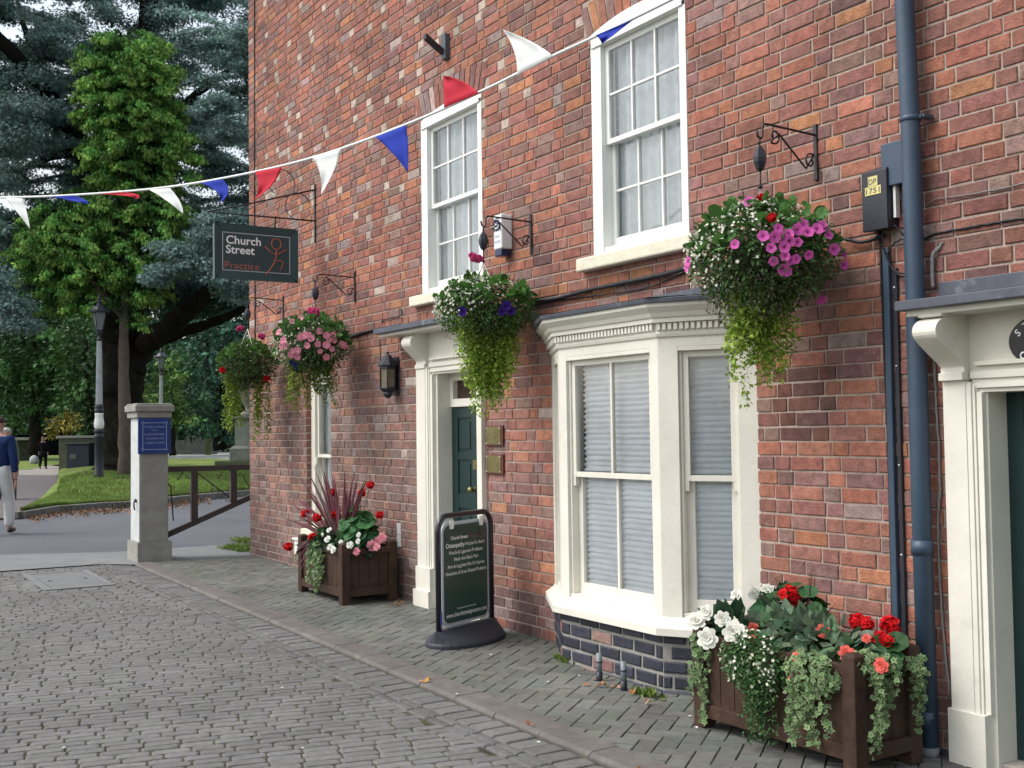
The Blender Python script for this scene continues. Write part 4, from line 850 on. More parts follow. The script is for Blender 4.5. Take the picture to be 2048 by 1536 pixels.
# (colour, top-left px, top-right px, path of the tip as extra vertices)
FL=[('w',(10,395),(46,397),[(48,430),(60,458)],9.6),('b',(103,393),(150,391),[(178,406),(172,408)],9.4),('r',(196,388),(246,384),[(284,390),(272,398)],9.2),('w',(298,379),(340,376),[(358,408),(366,428)],8.95),
    ('b',(402,366),(444,358),[(464,386),(438,406)],8.6),('r',(510,343),(564,334),[(540,375),(507,400)],8.25),('w',(624,313),(682,298),[(662,340),(642,390)],7.9),('b',(752,274),(812,250),[(804,300),(816,345)],7.4),
    ('r',(888,216),(958,186),[(906,162),(886,152)],6.8),('w',(1034,150),(1106,112),[(1055,92),(1006,60)],6.45),('b',(1192,70),(1268,38),[(1220,70),(1204,88)],6.15)]
for (c,a,b,tip,dp) in FL:
    n=8; V=[]; F=[]; a=np.array(a,float); b=np.array(b,float); m1=np.array(tip[0],float); t1=np.array(tip[1],float)
    for j in range(n+1):
        t=j/n; mid=(a+b)/2*(1-t)**2+2*t*(1-t)*m1+t*t*t1; hw=(b-a)/2*(1-t)
        for i in range(n+1):
            s=-1+2*i/n; q=mid+hw*s; V.append(Pd(q[0],q[1],dp-(q[0]-a[0])*.0045+.035*math.sin(3*t+s*1.6)*t+.012*math.sin(9*t)))
    for j in range(n):
        for i in range(n): F.append((j*(n+1)+i,j*(n+1)+i+1,(j+1)*(n+1)+i+1,(j+1)*(n+1)+i))
    m_=MB(); m_.add(V,F,0,None,True); o=part('pennant',m_,M_fl[c],bunt); sf=o.modifiers.new('solid','SOLIDIFY'); sf.thickness=.002
# =================================================================== GATE PILLAR, GATE
M_pst=mat('weathered_stone',(.27,.27,.245),.9,.2,5,.5,60,stain=(.12,.13,.085,.55,.6),sscale=3.5); M_pwh=mat('flaking_whitewash',(.50,.52,.51),.8,.12,6,.4,60,stain=(.3,.3,.27,.62,.6),sscale=6)
gp=thing('gate_pillar','square weathered stone gate pillar with a whitewashed side and moulded cap','pillar',(-13.85,3.53,gz(-13.85)))
g0=gz(-13.85)
m_=MB(); m_.box(-14.12,-13.615,3.335,3.735,g0-.1,g0+.235); m_.prism([(-14.12,3.335,g0+.235),(-13.615,3.335,g0+.235),(-13.615,3.735,g0+.235),(-14.12,3.735,g0+.235)],(0,0,.001)); part('plinth',m_,M_pst,gp,.02)
m_=MB(); m_.box(-14.05,-13.64,3.368,3.700,g0+.23,1.87); o=part('shaft',m_,M_pst,gp,.012)
m_=MB(); m_.box(-14.045,-13.645,3.358,3.369,g0+.24,1.85); part('whitewash',m_,M_pwh,gp,.003)
m_=MB(); m_.box(-14.10,-13.615,3.325,3.735,1.852,1.925); m_.box(-14.12,-13.59,3.30,3.762,1.926,2.005); m_.prism([(-14.10,3.32,2.005),(-13.61,3.32,2.005),(-13.61,3.742,2.005),(-14.10,3.742,2.005)],(0,0,.02)); part('cap',m_,M_pst,gp,.014)
m_=MB(); m_.tube([(-13.75,3.36,.86),(-13.75,3.335,.86),(-13.75,3.325,.85),(-13.75,3.325,.80),(-13.75,3.335,.76)],.009,6); m_.tube([(-13.75,3.35,.87),(-13.75,3.33,.875)],.02,8); part('iron_hook',m_,M_iron,gp)
pq=thing('church_plaque','dark blue square church notice with pale border and lettering on the stone pillar','plaque',(-13.63,3.53,1.44))
m_=MB(); m_.box(-13.638,-13.612,3.340,3.722,1.425,1.848); part('board',m_,mat('navy_enamel',(.014,.045,.19),.35,.12,12,.05),pq,.004)
XP=-13.611; m_=MB()
for (a,b,c,d) in ((3.40,3.662,1.790,1.796),(3.40,3.662,1.474,1.480),(3.390,3.396,1.49,1.78),(3.666,3.672,1.49,1.78)): m_.box(XP,XP+.0015,a,b,c,d)
for y in (3.393,3.669):
    for z in (1.477,1.793): m_.tube([(XP+.001,y+.014*math.cos(a),z+.014*math.sin(a)) for a in np.linspace(0,6.283,12)],.0025,4,cap=False)
part('border_line',m_,M_ltrb,pq)
for s,z,h,wd in (("St. Mary's Church",1.735,.024,.23),('welcome',1.70,.014,.08),('NO UNAUTHORISED ENTRY',1.645,.022,.24),('THE CEMETERY GATE',1.595,.022,.215),('CLOSES AT 4.30 PM',1.545,.022,.23)): text(s,(XP+.001,3.531,z),uu,vv,h,wd,M_ltrb,pq,align='C')
gt=thing('side_gate','rusty dark metal gate with slanting lower rail and thin scroll bars beside the pillar','gate',(-13.9,3.75,.4))
M_gate=mat('rusty_gate_metal',(.06,.05,.045),.7,.3,14,.3,60,stain=(.13,.07,.04,.56,.6),sscale=6); XG=-13.9
m_=MB(); m_.box(XG-.03,XG+.03,3.70,5.6,1.195,1.26); part('top_rail',m_,M_gate,gt,.004)
m_=MB(); m_.prism([(XG-.03,3.70,.375),(XG-.03,5.6,1.13),(XG-.03,5.6,1.20),(XG-.03,3.70,.445)],(.06,0,0)); part('sloping_rail',m_,M_gate,gt,.004)
for y in (4.085,4.58,5.08): m_=MB(); m_.box(XG-.03,XG+.03,y-.04,y+.04,.44+(y-3.7)*.397,1.195); part('upright',m_,M_gate,gt,.004)
m_=MB()
for (a,b) in (((3.72,1.10),(3.80,1.02)),((3.80,1.02),(3.83,.60)),((4.13,1.17),(4.52,.86)),((4.45,1.18),(4.38,1.09)),((4.70,1.12),(4.80,.95)),((3.95,1.19),(3.88,1.09))): m_.tube([(XG,*a),(XG,*b)],.008,5)
for (y,z) in ((3.90,.80),(3.83,.79),(4.31,.95),(4.38,.95),(4.07-.07,1.13),(4.67,1.14),(4.66,.96),(4.15,.58),(4.31,1.0),(4.04,.83),(4.50,.83)): m_.tube([(XG,y+(.008+.003*i)*math.cos(i*.8),z+(.008+.003*i)*math.sin(i*.8)) for i in range(9)],.0045,5)
part('scroll_bars',m_,M_gate,gt)
# =================================================================== PLANTS: templates and helpers
LQ=([(0,0,0),(.45,-.30,.06),(1,0,-.05),(.45,.30,.06)],[(0,1,2,3)])
def fan(rad,zc=-.12,z=.0,col_in=None,col_out=None):
    n=len(rad); v=[(0,0,zc)]+[(r*math.cos(2*math.pi*i/n),r*math.sin(2*math.pi*i/n),z+(.06 if i%2 else 0)) for i,r in enumerate(rad)]
    f=[(0,1+i,1+(i+1)%n) for i in range(n)]; c=np.ones((n+1,3)) 
    if col_in is not None: c[0]=col_in; c[1:]=col_out
    return v,f,c
ROUND=fan([1,.94]*6,-.18); IVY=fan([1.15,.55,.85,.5,.65,.45,.65,.5,.85,.55],-.05,0,(.30,.62,.30),(1.75,1.5,1.5))
FL5=fan([1,.72]*5,-.35,0,(.55,.45,.3),(1,1,1)); SM5=fan([1,.6]*5,-.1,0,(1,.9,.4),(1,1,1))
def frames(d,n,s):
    d=nrm(d); n=n-d*np.sum(n*d,1,keepdims=True); n=nrm(n); y=np.cross(n,d); M=np.stack([d,y,n],2); return M*np.asarray(s).reshape(-1,1,1)
def rsph(n): return nrm(rs.normal(size=(n,3)))
def vcol(n,base,v=.25,t=.06): return np.array(base)*(1+rs.uniform(-v,v,(n,1)))*(1+rs.uniform(-t,t,(n,3)))
def leaves(mb,P,out,size,col,tmpl=LQ,droop=.4,jit=.8,v=.3,mi=0,flat=0):
    n=len(P); d=nrm(out+rs.normal(size=(n,3))*jit+np.array([0,0,-droop])); nn=nrm(out*.6+np.array([0,0,.8+flat])+rs.normal(size=(n,3))*.5)
    s=np.asarray(size)*rs.uniform(.65,1.3,n); mb.inst(tmpl[0],tmpl[1],frames(d,nn,s),P,vcol(n,col,v),tmpl[2] if len(tmpl)>2 else None,mi)
def discs(mb,P,out,size,col,tmpl,jit=.35,v=.12,mi=0):
    n=len(P); nn=nrm(out+rs.normal(size=(n,3))*jit); d=rsph(n); mb.inst(tmpl[0],tmpl[1],frames(np.cross(nn,d)+1e-4,nn,np.asarray(size)*rs.uniform(.8,1.15,n)),P,vcol(n,col,v,.03),tmpl[2] if len(tmpl)>2 else None,mi)
def ell(n,c,r,lo=.55,hi=1.,half=None):
    o=rsph(n); 
    if half is not None: o[:,2]=np.abs(o[:,2])*half
    q=rs.uniform(lo,hi,(n,1)); P=np.array(c)+o*q*np.array(r); return P,nrm(o/np.array(r))
def lf(name,trans=.25,isl=.3,rough=.6,spec=.25): return mat(name,(1,1,1),rough,.12,6,0,attr=True,island=isl,trans=trans,spec=spec)
M_leaf=lf('green_leaves'); M_petal=mat('petals',(1,1,1),.7,.06,30,0,attr=True,island=.10,trans=.25,spec=.15); M_needle=lf('needle_foliage',.15,.32,.8,.1)
M_bark=mat('bark',(.019,.017,.015),.95,.3,6,.9,22,spec=.05,stain=(.045,.05,.03,.55,.6),sscale=3); M_bark2=mat('pale_bark',(.125,.10,.085),.95,.25,6,.8,22,spec=.05)
def hit(px,py,c,r,push=1.0):
    d=ray(px,py); o=np.array([0,0,CAMZ])-np.array(c); r=np.array(r); D=d/r; O=o/r
    a=D@D; b=2*D@O; cc=O@O-1; q=b*b-4*a*cc
    t=(-b-math.sqrt(q))/(2*a) if q>0 else -b/(2*a)
    P=np.array([0,0,CAMZ])+d*t; n_=nrm((P-np.array(c))/r**2); return np.array(c)+(P-np.array(c))*push,n_
def petunia_mesh(col,col_in,r):
    mb=MB(); n=10; V=[(0,0,-.55*r)]+[(.35*r*math.cos(2*math.pi*i/n),.35*r*math.sin(2*math.pi*i/n),-.12*r) for i in range(n)]+[(r*(1 if i%2 else .88)*math.cos(2*math.pi*i/n),r*(1 if i%2 else .88)*math.sin(2*math.pi*i/n),.04*r*(1 if i%2 else -1)) for i in range(n)]
    F=[(0,1+i,1+(i+1)%n) for i in range(n)]+[(1+i,11+i,11+(i+1)%n,1+(i+1)%n) for i in range(n)]; c=np.array([col_in]+[tuple(.6*np.array(col)+.4*np.array(col_in))]*n+[col]*n); mb.add(V,F,0,c); return mb.mesh('petunia',[M_petal])
def rosette_mesh(col,r,n=22,flat=.7,name='rosette'):
    mb=MB(); 
    for k,(nn,rr,tilt) in enumerate(((7,1.,.15),(6,.72,.6),(5,.45,1.0),(3,.22,1.3))):
        for i in range(nn):
            a=2*math.pi*(i+.5*k)/nn+rs.uniform(-.15,.15); d=np.array([math.cos(a)*math.cos(tilt),math.sin(a)*math.cos(tilt),math.sin(tilt)*flat]); s=np.array([-math.sin(a),math.cos(a),0])
            b=d*rr*.15*r; V=[b-s*.12*r,b+d*rr*.5*r-s*.42*r*rr**.5,b+d*rr*.86*r-s*.25*r,b+d*rr*.95*r+np.array([0,0,-.06*r]),b+d*rr*.86*r+s*.25*r,b+d*rr*.5*r+s*.42*r*rr**.5,b+s*.12*r]; V=[v+np.array([0,0,.05*r*k]) for v in V]
            mb.add(V,[(0,1,5,6),(1,2,4,5),(2,3,4)],0,vcol(1,col,.10,.02)[0])
    return mb.mesh(name,[M_petal])
def ballhead_mesh(col,r,n=46):
    mb=MB(); P,o=ell(n,(0,0,0),(r,r,r*.8),.75,1.); discs(mb,P,o,r*.42,col,FL5,.35,.2); P,o=ell(14,(0,0,0),(r*.6,r*.6,r*.5),.5,1.); discs(mb,P,o,r*.5,np.array(col)*.7,FL5,.5,.2); return mb.mesh('flower_head',[M_petal])
def put(name,me,P,n_,parent,s=1.):
    o=bpy.data.objects.new(name,me); COL.objects.link(o); o.parent=parent; q=Vector(n_).to_track_quat('Z','Y'); o.rotation_euler=(q@Vector((0,0,1)).to_track_quat('Z','Y')).to_euler() if False else q.to_euler()
    o.rotation_euler.rotate_axis('Z',random.uniform(0,6.28)); o.location=tuple(np.array(P)-wl(parent)); k=s*random.uniform(.85,1.12); o.scale=(k,k,k); return o
def strands(mb,starts,lens,size,col,tmpl=LQ,per=90,sway=.05,v=.3,spread=.02,droop=.6):
    for s,L_ in zip(starts,lens):
        n=int(per*L_)+3; t=np.linspace(0,1,n); ph=rs.uniform(0,6,2); a=rs.uniform(.3,1)*sway
        P=np.array(s)+np.stack([a*np.sin(2.5*t+ph[0])-a*math.sin(ph[0]),a*np.sin(2.1*t+ph[1])-a*math.sin(ph[1]),-L_*t],1)+rs.normal(size=(n,3))*spread*(1-.4*t[:,None])
        o=rsph(n); o[:,2]*=.3; leaves(mb,P,nrm(o),size,col,tmpl,droop,.3,v)
M_chain=mat('basket_chain',(.45,.43,.42),.4,.2,30,0,metal=.6)
def basket(hang,cen,rad,lab,flowers,green,lime,strand,white=0,wisp=0,whitec=None,wdir=(-.6,0,.5)):
    X,Y,Z=hang; c=np.array(cen); r=np.array(rad); t=thing('hanging_flower_basket',lab,'flower basket',(X,Y,c[2]-r[2]*.5),'hanging flower baskets along the wall')
    top=c[2]-.02
    m_=MB(); m_.lathe([(.02,c[2]-.20),(.10,c[2]-.17),(.16,c[2]-.08),(.17,c[2]+.02),(.15,c[2]+.02)],(c[0],c[1],0),16); part('basket_bowl',m_,mat('moss_liner',(.03,.035,.015),.95,.3,30,.5),t)
    for k in range(3):
        a=k*2.09+.4; m_=MB(); m_.tube([(c[0]+.16*math.cos(a),c[1]+.16*math.sin(a),c[2]),(X,Y,Z-.27)],.004,4); part('chain',m_,M_chain,t)
    m_=MB(); m_.tube([(X,Y,Z),(X,Y,Z-.03)],.006,5); m_.lathe([(.004,Z-.03),(.026,Z-.06),(.036,Z-.10),(.034,Z-.125),(.022,Z-.16),(.006,Z-.175)],(X,Y,0),6); m_.tube([(X,Y,Z-.17),(X,Y,Z-.27)],.005,5); m_.lathe([(.004,Z-.245),(.014,Z-.255),(.004,Z-.27)],(X,Y,0),8); part('pulley',m_,M_blackpl,t)
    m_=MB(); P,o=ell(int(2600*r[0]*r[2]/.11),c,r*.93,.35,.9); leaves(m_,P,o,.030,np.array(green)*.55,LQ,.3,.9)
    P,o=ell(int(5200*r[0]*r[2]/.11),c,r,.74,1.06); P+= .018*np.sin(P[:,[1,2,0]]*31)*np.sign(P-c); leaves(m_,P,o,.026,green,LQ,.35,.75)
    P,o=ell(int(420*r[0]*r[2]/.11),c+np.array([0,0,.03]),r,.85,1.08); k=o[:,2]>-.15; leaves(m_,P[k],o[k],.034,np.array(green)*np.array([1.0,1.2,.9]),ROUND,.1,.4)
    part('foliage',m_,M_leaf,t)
    if wisp:
        m_=MB(); P,o=ell(wisp,c+np.array([.0,-.09,-r[2]*.45]),(r[0]*.8,r[1]*.6,r[2]*.95),.6,1.08); leaves(m_,P,o,.018,(.085,.085,.05),LQ,1.0,.6,.4); part('wispy_growth',m_,M_leaf,t)
    m_=MB(); st=[];ls=[]
    for (dx,dy,z0,L_,k) in strand:
        for _ in range(k): st.append((c[0]+dx+rs.normal()*.035,c[1]+dy+rs.normal()*.045,c[2]+z0+rs.uniform(-.05,.05))); ls.append(L_*rs.uniform(.45,1.08))
    strands(m_,st,ls,.030,lime,LQ,270,.045,.35,.024); part('trailing_leaves',m_,M_leaf,t)
    if white:
        m_=MB(); P,o=ell(white*3,c,r*1.04,.97,1.07); w_=nrm(np.array(wdir)); k=(o@w_)>rs.uniform(-.05,.75,len(P)); discs(m_,P[k],o[k],.0105,whitec or (.8,.82,.84),SM5,.6,.08); ob=part('small_white_flowers',m_,M_petal,t); ob['kind']='stuff'
    for (nm,me,pts,push,s) in flowers:
        for (px,py) in pts:
            P,n_=hit(px,py,c,r*1.05,push); n_=nrm(n_*1.0+nrm(np.array([0,0,CAMZ])-P)*.8+rs.normal(size=3)*.25); put(nm,me,P+n_*.012,n_,t,s)
    return t
def cr(ox,oy,s,pts): return [(ox+a/s,oy+b/s) for a,b in pts]
ME_mag=petunia_mesh((.72,.14,.48),(.45,.06,.30),.031); ME_pink=petunia_mesh((.72,.22,.34),(.75,.45,.45),.029); ME_pur=petunia_mesh((.045,.015,.20),(.02,.01,.08),.034); ME_redh=ballhead_mesh((.68,.015,.02),.040); ME_magh=ballhead_mesh((.75,.10,.34),.042); ME_blu=petunia_mesh((.03,.035,.16),(.02,.02,.08),.022)
GRN=(.075,.15,.05); LIM=(.30,.43,.07)
h=BR[0]; basket(h,(-4.30,4.27,2.545),(.365,.38,.27),'largest hanging basket, magenta petunias and long lime trailing leaves right of the bay window',
 [('petunia',ME_mag,cr(1360,200,2.56,[(425,700),(485,700),(520,705),(555,690),(560,722),(600,730),(465,760),(535,755),(655,790),(785,765),(540,800),(562,820),(478,822),(525,865),(545,878),(625,640),(600,665),(655,680),(700,665),(725,650),(755,695),(500,660),(285,740),(170,578),(350,525),(835,845),(50,830),(45,855),(590,815),(830,790),(722,1018)]),1.0,1.),
  ('red_flower',ME_redh,cr(1360,200,2.56,[(415,510),(470,608)]),1.0,.62)],GRN,LIM,[(-.02,-.02,-.16,.46,16),(-.03,.07,-.16,.50,10),(.02,-.09,-.12,.46,10),(.05,.10,-.1,.42,9),(-.04,-.12,-.15,.62,6)],white=520,wisp=2400,wdir=(-.55,-.75,.45))
h=BR[1]; basket(h,(-7.17,4.28,2.56),(.36,.36,.22),'basket of white and purple flowers with a thick lime leaf curtain before the porch canopy',
 [('petunia',ME_pur,[(1003,623),(1012,612),(1020,621),(926,622)],1.0,1.1),('pink_flower',ME_magh,[(958,533),(950,530)],1.15,.85)],(.07,.15,.04),LIM,[(0,.0,-.1,.60,18),(.02,.07,-.1,.62,15),(-.02,-.07,-.1,.52,13),(.03,.13,-.05,.60,13),(.0,.21,-.02,.50,8),(.0,-.14,-.05,.40,9),(.0,-.02,-.2,.66,3)],white=620,wisp=900,wdir=(-.4,-.8,.5))
h=BR[2]; basket(h,(-10.43,4.24,2.52),(.37,.37,.27),'hanging basket covered in pale pink petunias above the narrow ground floor window',
 [('petunia',ME_pink,cr(380,340,2.845,[(508,925),(630,950),(655,942),(678,940),(688,958),(775,942),(812,938),(790,965),(818,970),(775,995),(740,1028),(725,990),(805,1018),(775,1062),(860,990),(875,998),(668,998),(585,1028),(612,1025),(577,1050),(612,1062),(535,970),(548,993),(525,1000),(735,918),(628,850),(583,865)]),1.0,1.25),
  ('pink_flower',ME_magh,cr(380,340,2.845,[(685,825),(708,830)]),1.1,1.0),('blue_flower',ME_blu,cr(380,340,2.845,[(590,1100),(605,1105),(612,1135),(600,1120),(580,1090)]),1.0,1.2)],GRN,(.19,.26,.04),[(0,-.16,-.15,.50,11),(0,.14,-.15,.40,11),(0,0,-.15,.3,8)],white=300,wdir=(-.3,-.9,.3))
h=BR[3]; basket(h,(-12.44,4.27,2.43),(.33,.33,.24),'sparser hanging basket nearest the corner with two long ragged trails and few flowers',
 [('pink_flower',ME_magh,[(482,665),(521,679)],1.1,.9),('red_flower',ME_redh,[(533,756),(446,740)],1.0,.9)],(.07,.13,.035),(.22,.31,.04),[(0,-.17,-.1,.62,10),(0,.15,-.1,.72,10),(0,0,-.15,.25,4)],white=60,wisp=900)
# =================================================================== PLANTERS
def planter(x0,x1,y0,y1,H,lab,name='planter_box'):
    g=float(gz((x0+x1)/2)); t=thing(name,lab,'planter',((x0+x1)/2,(y0+y1)/2,g),'dark wooden planters on the pavement'); pw=.082; e=.02
    for (x,y) in ((x0,y0),(x1-pw,y0),(x0,y1-pw),(x1-pw,y1-pw)):
        z=gz(x)+.012; m_=MB(); m_.box(x,x+pw,y,y+pw,z,z+H); m_.add([(x,y,z+H),(x+pw,y,z+H),(x+pw,y+pw,z+H),(x,y+pw,z+H),(x+pw*.25,y+pw*.25,z+H+.014),(x+pw*.75,y+pw*.25,z+H+.014),(x+pw*.75,y+pw*.75,z+H+.014),(x+pw*.25,y+pw*.75,z+H+.014)],[(4,5,6,7),(0,1,5,4),(1,2,6,5),(2,3,7,6),(3,0,4,7)]); part('post',m_,M_wood,t,.006)
    zb,zt=g+.075,g+H-.055
    def side(a0,a1,fixed,horiz,out):
        m_=MB(); n=max(3,int((a1-a0)/.095)); w=(a1-a0)/n
        for i in range(n):
            p,q=a0+w*i+.002,a0+w*(i+1)-.002
            if horiz: m_.box(p,q,fixed,fixed+.018,zb+.02,zt)
            else: m_.box(fixed,fixed+.018,p,q,zb+.02,zt)
        part('side_panel',m_,M_wood,t,.002)
        for (z0,z1) in ((zb,zb+.07),(zt-.03,zt+.02)):
            m_=MB(); 
            if horiz: m_.box(a0-.002,a1+.002,fixed-out*.020-(.0 if out>0 else -.0),fixed-out*.020+.03,z0,z1)
            else: m_.box(fixed-out*.020,fixed-out*.020+.03,a0-.002,a1+.002,z0,z1)
            part('rail',m_,M_wood,t,.004)
    side(x0+pw,x1-pw,y0+.025,True,1); side(x0+pw,x1-pw,y1-.045,True,-1); side(y0+pw,y1-pw,x1-.045,False,-1); side(y0+pw,y1-pw,x0+.025,False,1)
    m_=MB(); m_.box(x0+.05,x1-.05,y0+.05,y1-.05,zt-.08,zt-.05); part('soil',m_,M_soil,t)
    return t,zt
pR=(-4.66,-3.555,4.05,4.51); pL=(-10.42,-9.36,4.07,4.62)
tR,zR=planter(*pR,.545,'larger dark wooden planter below the bay window, by the drainpipe'); tL,zL=planter(*pL,.535,'dark wooden planter with the tall purple spiky plant by the porch')
def plant(name,lab,cat,P,grp=None): return thing(name,lab,cat,P,grp)
def geranium(P,heads,n,rad,lab,r_leaf=.042,col=(.045,.13,.045),hs=1.,grp=None):
    t=plant('red_geranium',lab,'plant',P,grp); m_=MB(); Q,o=ell(n,np.array(P)+(0,0,rad[2]*.4),rad,.45,1.05,None); o[:,2]=np.abs(o[:,2])
    nn=nrm(o*.6+np.array([0,-.25,.6])+rs.normal(size=(n,3))*.35); d=rsph(n); m_.inst(ROUND[0],ROUND[1],frames(np.cross(nn,d)+1e-4,nn,r_leaf*rs.uniform(.7,1.35,n)),Q,vcol(n,col,.28))
    for q in Q[::3]: m_.tube([P,(np.array(P)+q)/2+(0,0,.02),q],.003,4,0,(.05,.09,.03),False)
    part('leaves',m_,M_leaf,t)
    for hp in heads:
        hp=np.array(hp); mm=MB(); mm.tube([np.array(P),(np.array(P)+hp)/2+(0,0,.04),hp],.0032,5,0,(.07,.12,.04),False); part('stem',mm,M_leaf,t); put('flower_head',ME_redh,hp,(0.3,-.5,1),t,hs)
    return t
def onplane(px,py,Y): return Wp(px,py,Y)
def ivy(P,lab,runs,n0=220,rad=(.14,.08,.09),size=.017,tm=None,per=170):
    t=plant('variegated_ivy',lab,'ivy',P); m_=MB(); Q,o=ell(n0,P,rad,.5,1.); nn=nrm(o*.8+np.array([.2,-.7,.4])+rs.normal(size=(n0,3))*.4); d=rsph(n0); T_=tm or IVY
    m_.inst(T_[0],T_[1],frames(np.cross(nn,d)+1e-4,nn,size*rs.uniform(.7,1.3,n0)),Q,vcol(n0,(.14,.22,.11),.3),T_[2])
    for (s,L_,k,sp) in runs:
        for _ in range(k):
            LL=L_*rs.uniform(.5,1.05); n=int(per*LL)+3; tt=np.linspace(0,1,n); s0=np.array(s)+rs.normal(size=3)*np.array([sp,.012,.02]); ph=rs.uniform(0,6)
            Q=s0+np.stack([.03*np.sin(3*tt+ph),-.012*np.ones(n)+.01*np.sin(4*tt),-LL*tt],1)+rs.normal(size=(n,3))*.012; nn=nrm(np.array([.45,-.8,.3])+rs.normal(size=(n,3))*.45); d=rsph(n)
            m_.inst(T_[0],T_[1],frames(np.cross(nn,d)+1e-4,nn,size*rs.uniform(.7,1.3,n)),Q,vcol(n,(.14,.22,.11),.3),T_[2]); m_.tube(Q[::2],.0018,3,0,(.15,.12,.08),False)
    part('leaves',m_,M_leaf,t); return t
def begonia(P,lab,name,col,fl,n=26,rad=(.14,.10,.08),lc=(.035,.085,.04),fr=.045,me=None,lsize=.055,fname='rosette_flower'):
    t=plant(name,lab,'plant',P); m_=MB(); Q,o=ell(n,np.array(P),rad,.5,1.05); nn=nrm(np.array([.15,-.45,.7])+rs.normal(size=(n,3))*.45); T_=fan([1.25,.8,.8,.75,.7,.62,.7,.75,.8,.8],-.1); d=nrm(o+np.array([0,-.2,-.2])); m_.inst(T_[0],T_[1],frames(d,nn,lsize*rs.uniform(.7,1.25,n)),Q,vcol(n,lc,.38,.14),T_[2]); part('leaves',m_,M_leaf,t)
    me=me or rosette_mesh(col,fr)
    for (q,s) in fl: q=np.array(q); put(fname,me,q,nrm(np.array([.55,-.75,.35])+rs.normal(size=3)*.2),t,s)
    return t
# right planter plants (positions on vertical planes just above the box)
XR,YR=-4.16,4.35
ME_wr=rosette_mesh((.78,.78,.70),.042,name='white_begonia'); ME_sal=rosette_mesh((.80,.16,.13),.040,name='salmon_begonia'); ME_pk=rosette_mesh((.78,.32,.38),.042,name='pink_begonia'); ME_sw=rosette_mesh((.78,.78,.74),.030,name='white_small')
o_=lambda px,py,Y: onplane(px,py,Y)
t=begonia((-4.52,4.22,zR+.06),'white begonia with huge double flowers at the left front of the larger planter','white_begonia',None,[(o_(1393,1242,4.02),1.25),(o_(1415,1277,4.0),1.2),(o_(1468,1264,4.0),1.35),(o_(1445,1238,4.04),1.0),(o_(1412,1224,4.06),.9)],46,(.17,.13,.09),me=ME_wr)
t=begonia((-4.42,4.50,zR+.13),'white begonia with smaller flowers against the bay sill, back of the larger planter','white_begonia',None,[(o_(1472,1190,4.42),.75),(o_(1508,1188,4.45),.75),(o_(1533,1180,4.5),.8),(o_(1558,1215,4.42),.8),(o_(1545,1180,4.5),.6)],44,(.20,.10,.10),me=ME_wr)
t=geranium((-4.25,4.40,zR-.03),[o_(1577,1190,4.36)],110,(.22,.16,.22),'red geranium with one tall scarlet head and round green leaves, middle of the larger planter',.050,hs=1.45)
t=geranium((-3.72,4.36,zR-.03),[o_(1715,1243,4.40),o_(1733,1247,4.40),o_(1778,1248,4.44),o_(1760,1277,4.36),o_(1770,1282,4.36),o_(1783,1258,4.44)],80,(.17,.12,.12),'red geranium with a cluster of scarlet heads, right end of the larger planter',.045,hs=1.05)
t=begonia((-4.05,4.25,zR+.06),'salmon begonia with grey bronze leaves and small coral flowers in the larger planter','salmon_begonia',None,[(o_(1507,1255,4.2),.7),(o_(1505,1282,4.12),.85),(o_(1646,1262,4.24),.8),(o_(1622,1272,4.2),.6),(o_(1594,1350,4.03),1.25),(o_(1594,1312,4.06),.7),(o_(1693,1307,4.08),.9),(o_(1763,1331,4.06),1.0),(o_(1733,1277,4.2),.6)],170,(.40,.15,.13),(.13,.20,.125),me=ME_sal,lsize=.041)
t=plant('bacopa','bushy trailing plant dotted with tiny white flowers hanging over the larger planter front','plant',(-4.20,4.06,zR-.02)); m_=MB(); Pn,o=ell(3600,(-4.18,4.03,zR-.05),(.215,.085,.15),.55,1.05); leaves(m_,Pn,o,.019,(.06,.14,.045),LQ,.4,.8)
strands(m_,[(-4.13+rs.normal()*.05,4.0,zR-.12) for _ in range(22)],[rs.uniform(.12,.33) for _ in range(22)],.019,(.06,.13,.045),LQ,260,.03,.3,.02); part('leaves',m_,M_leaf,t)
m_=MB(); Pn,o=ell(300,(-4.18,4.03,zR-.05),(.22,.09,.155),.98,1.08); k=(o[:,1]<.3)&(o[:,0]<.55); discs(m_,Pn[k],o[k],.010,(.8,.82,.82),SM5,.5); ob=part('small_white_flowers',m_,M_petal,t); ob['kind']='stuff'
ivy((-4.60,4.08,zR-.02),'variegated ivy trailing over the left corner post of the larger planter',[((-4.60,4.06,zR-.03),.36,4,.03),((-4.66,4.06,zR-.05),.30,2,.02)],150,(.09,.07,.07))
ivy((-3.80,4.03,zR-.05),'variegated ivy spilling over the middle front of the larger planter beside its corner post',[((-3.86,4.02,zR-.05),.24,8,.06),((-3.78,4.02,zR-.2),.20,4,.05)],520,(.17,.07,.12),.0175)
ivy((-3.60,4.17,zR+.02),'variegated ivy trailing down the right end of the larger planter',[((-3.535,4.17,zR+.0),.42,3,.01),((-3.535,4.27,zR+.0),.26,3,.01)],200,(.09,.12,.06),.018)
ivy((-3.56,4.45,zR-.0),'short variegated ivy at the back corner of the larger planter near the drainpipe',[((-3.535,4.45,zR-.0),.30,3,.01)],60,(.05,.08,.05),.018)
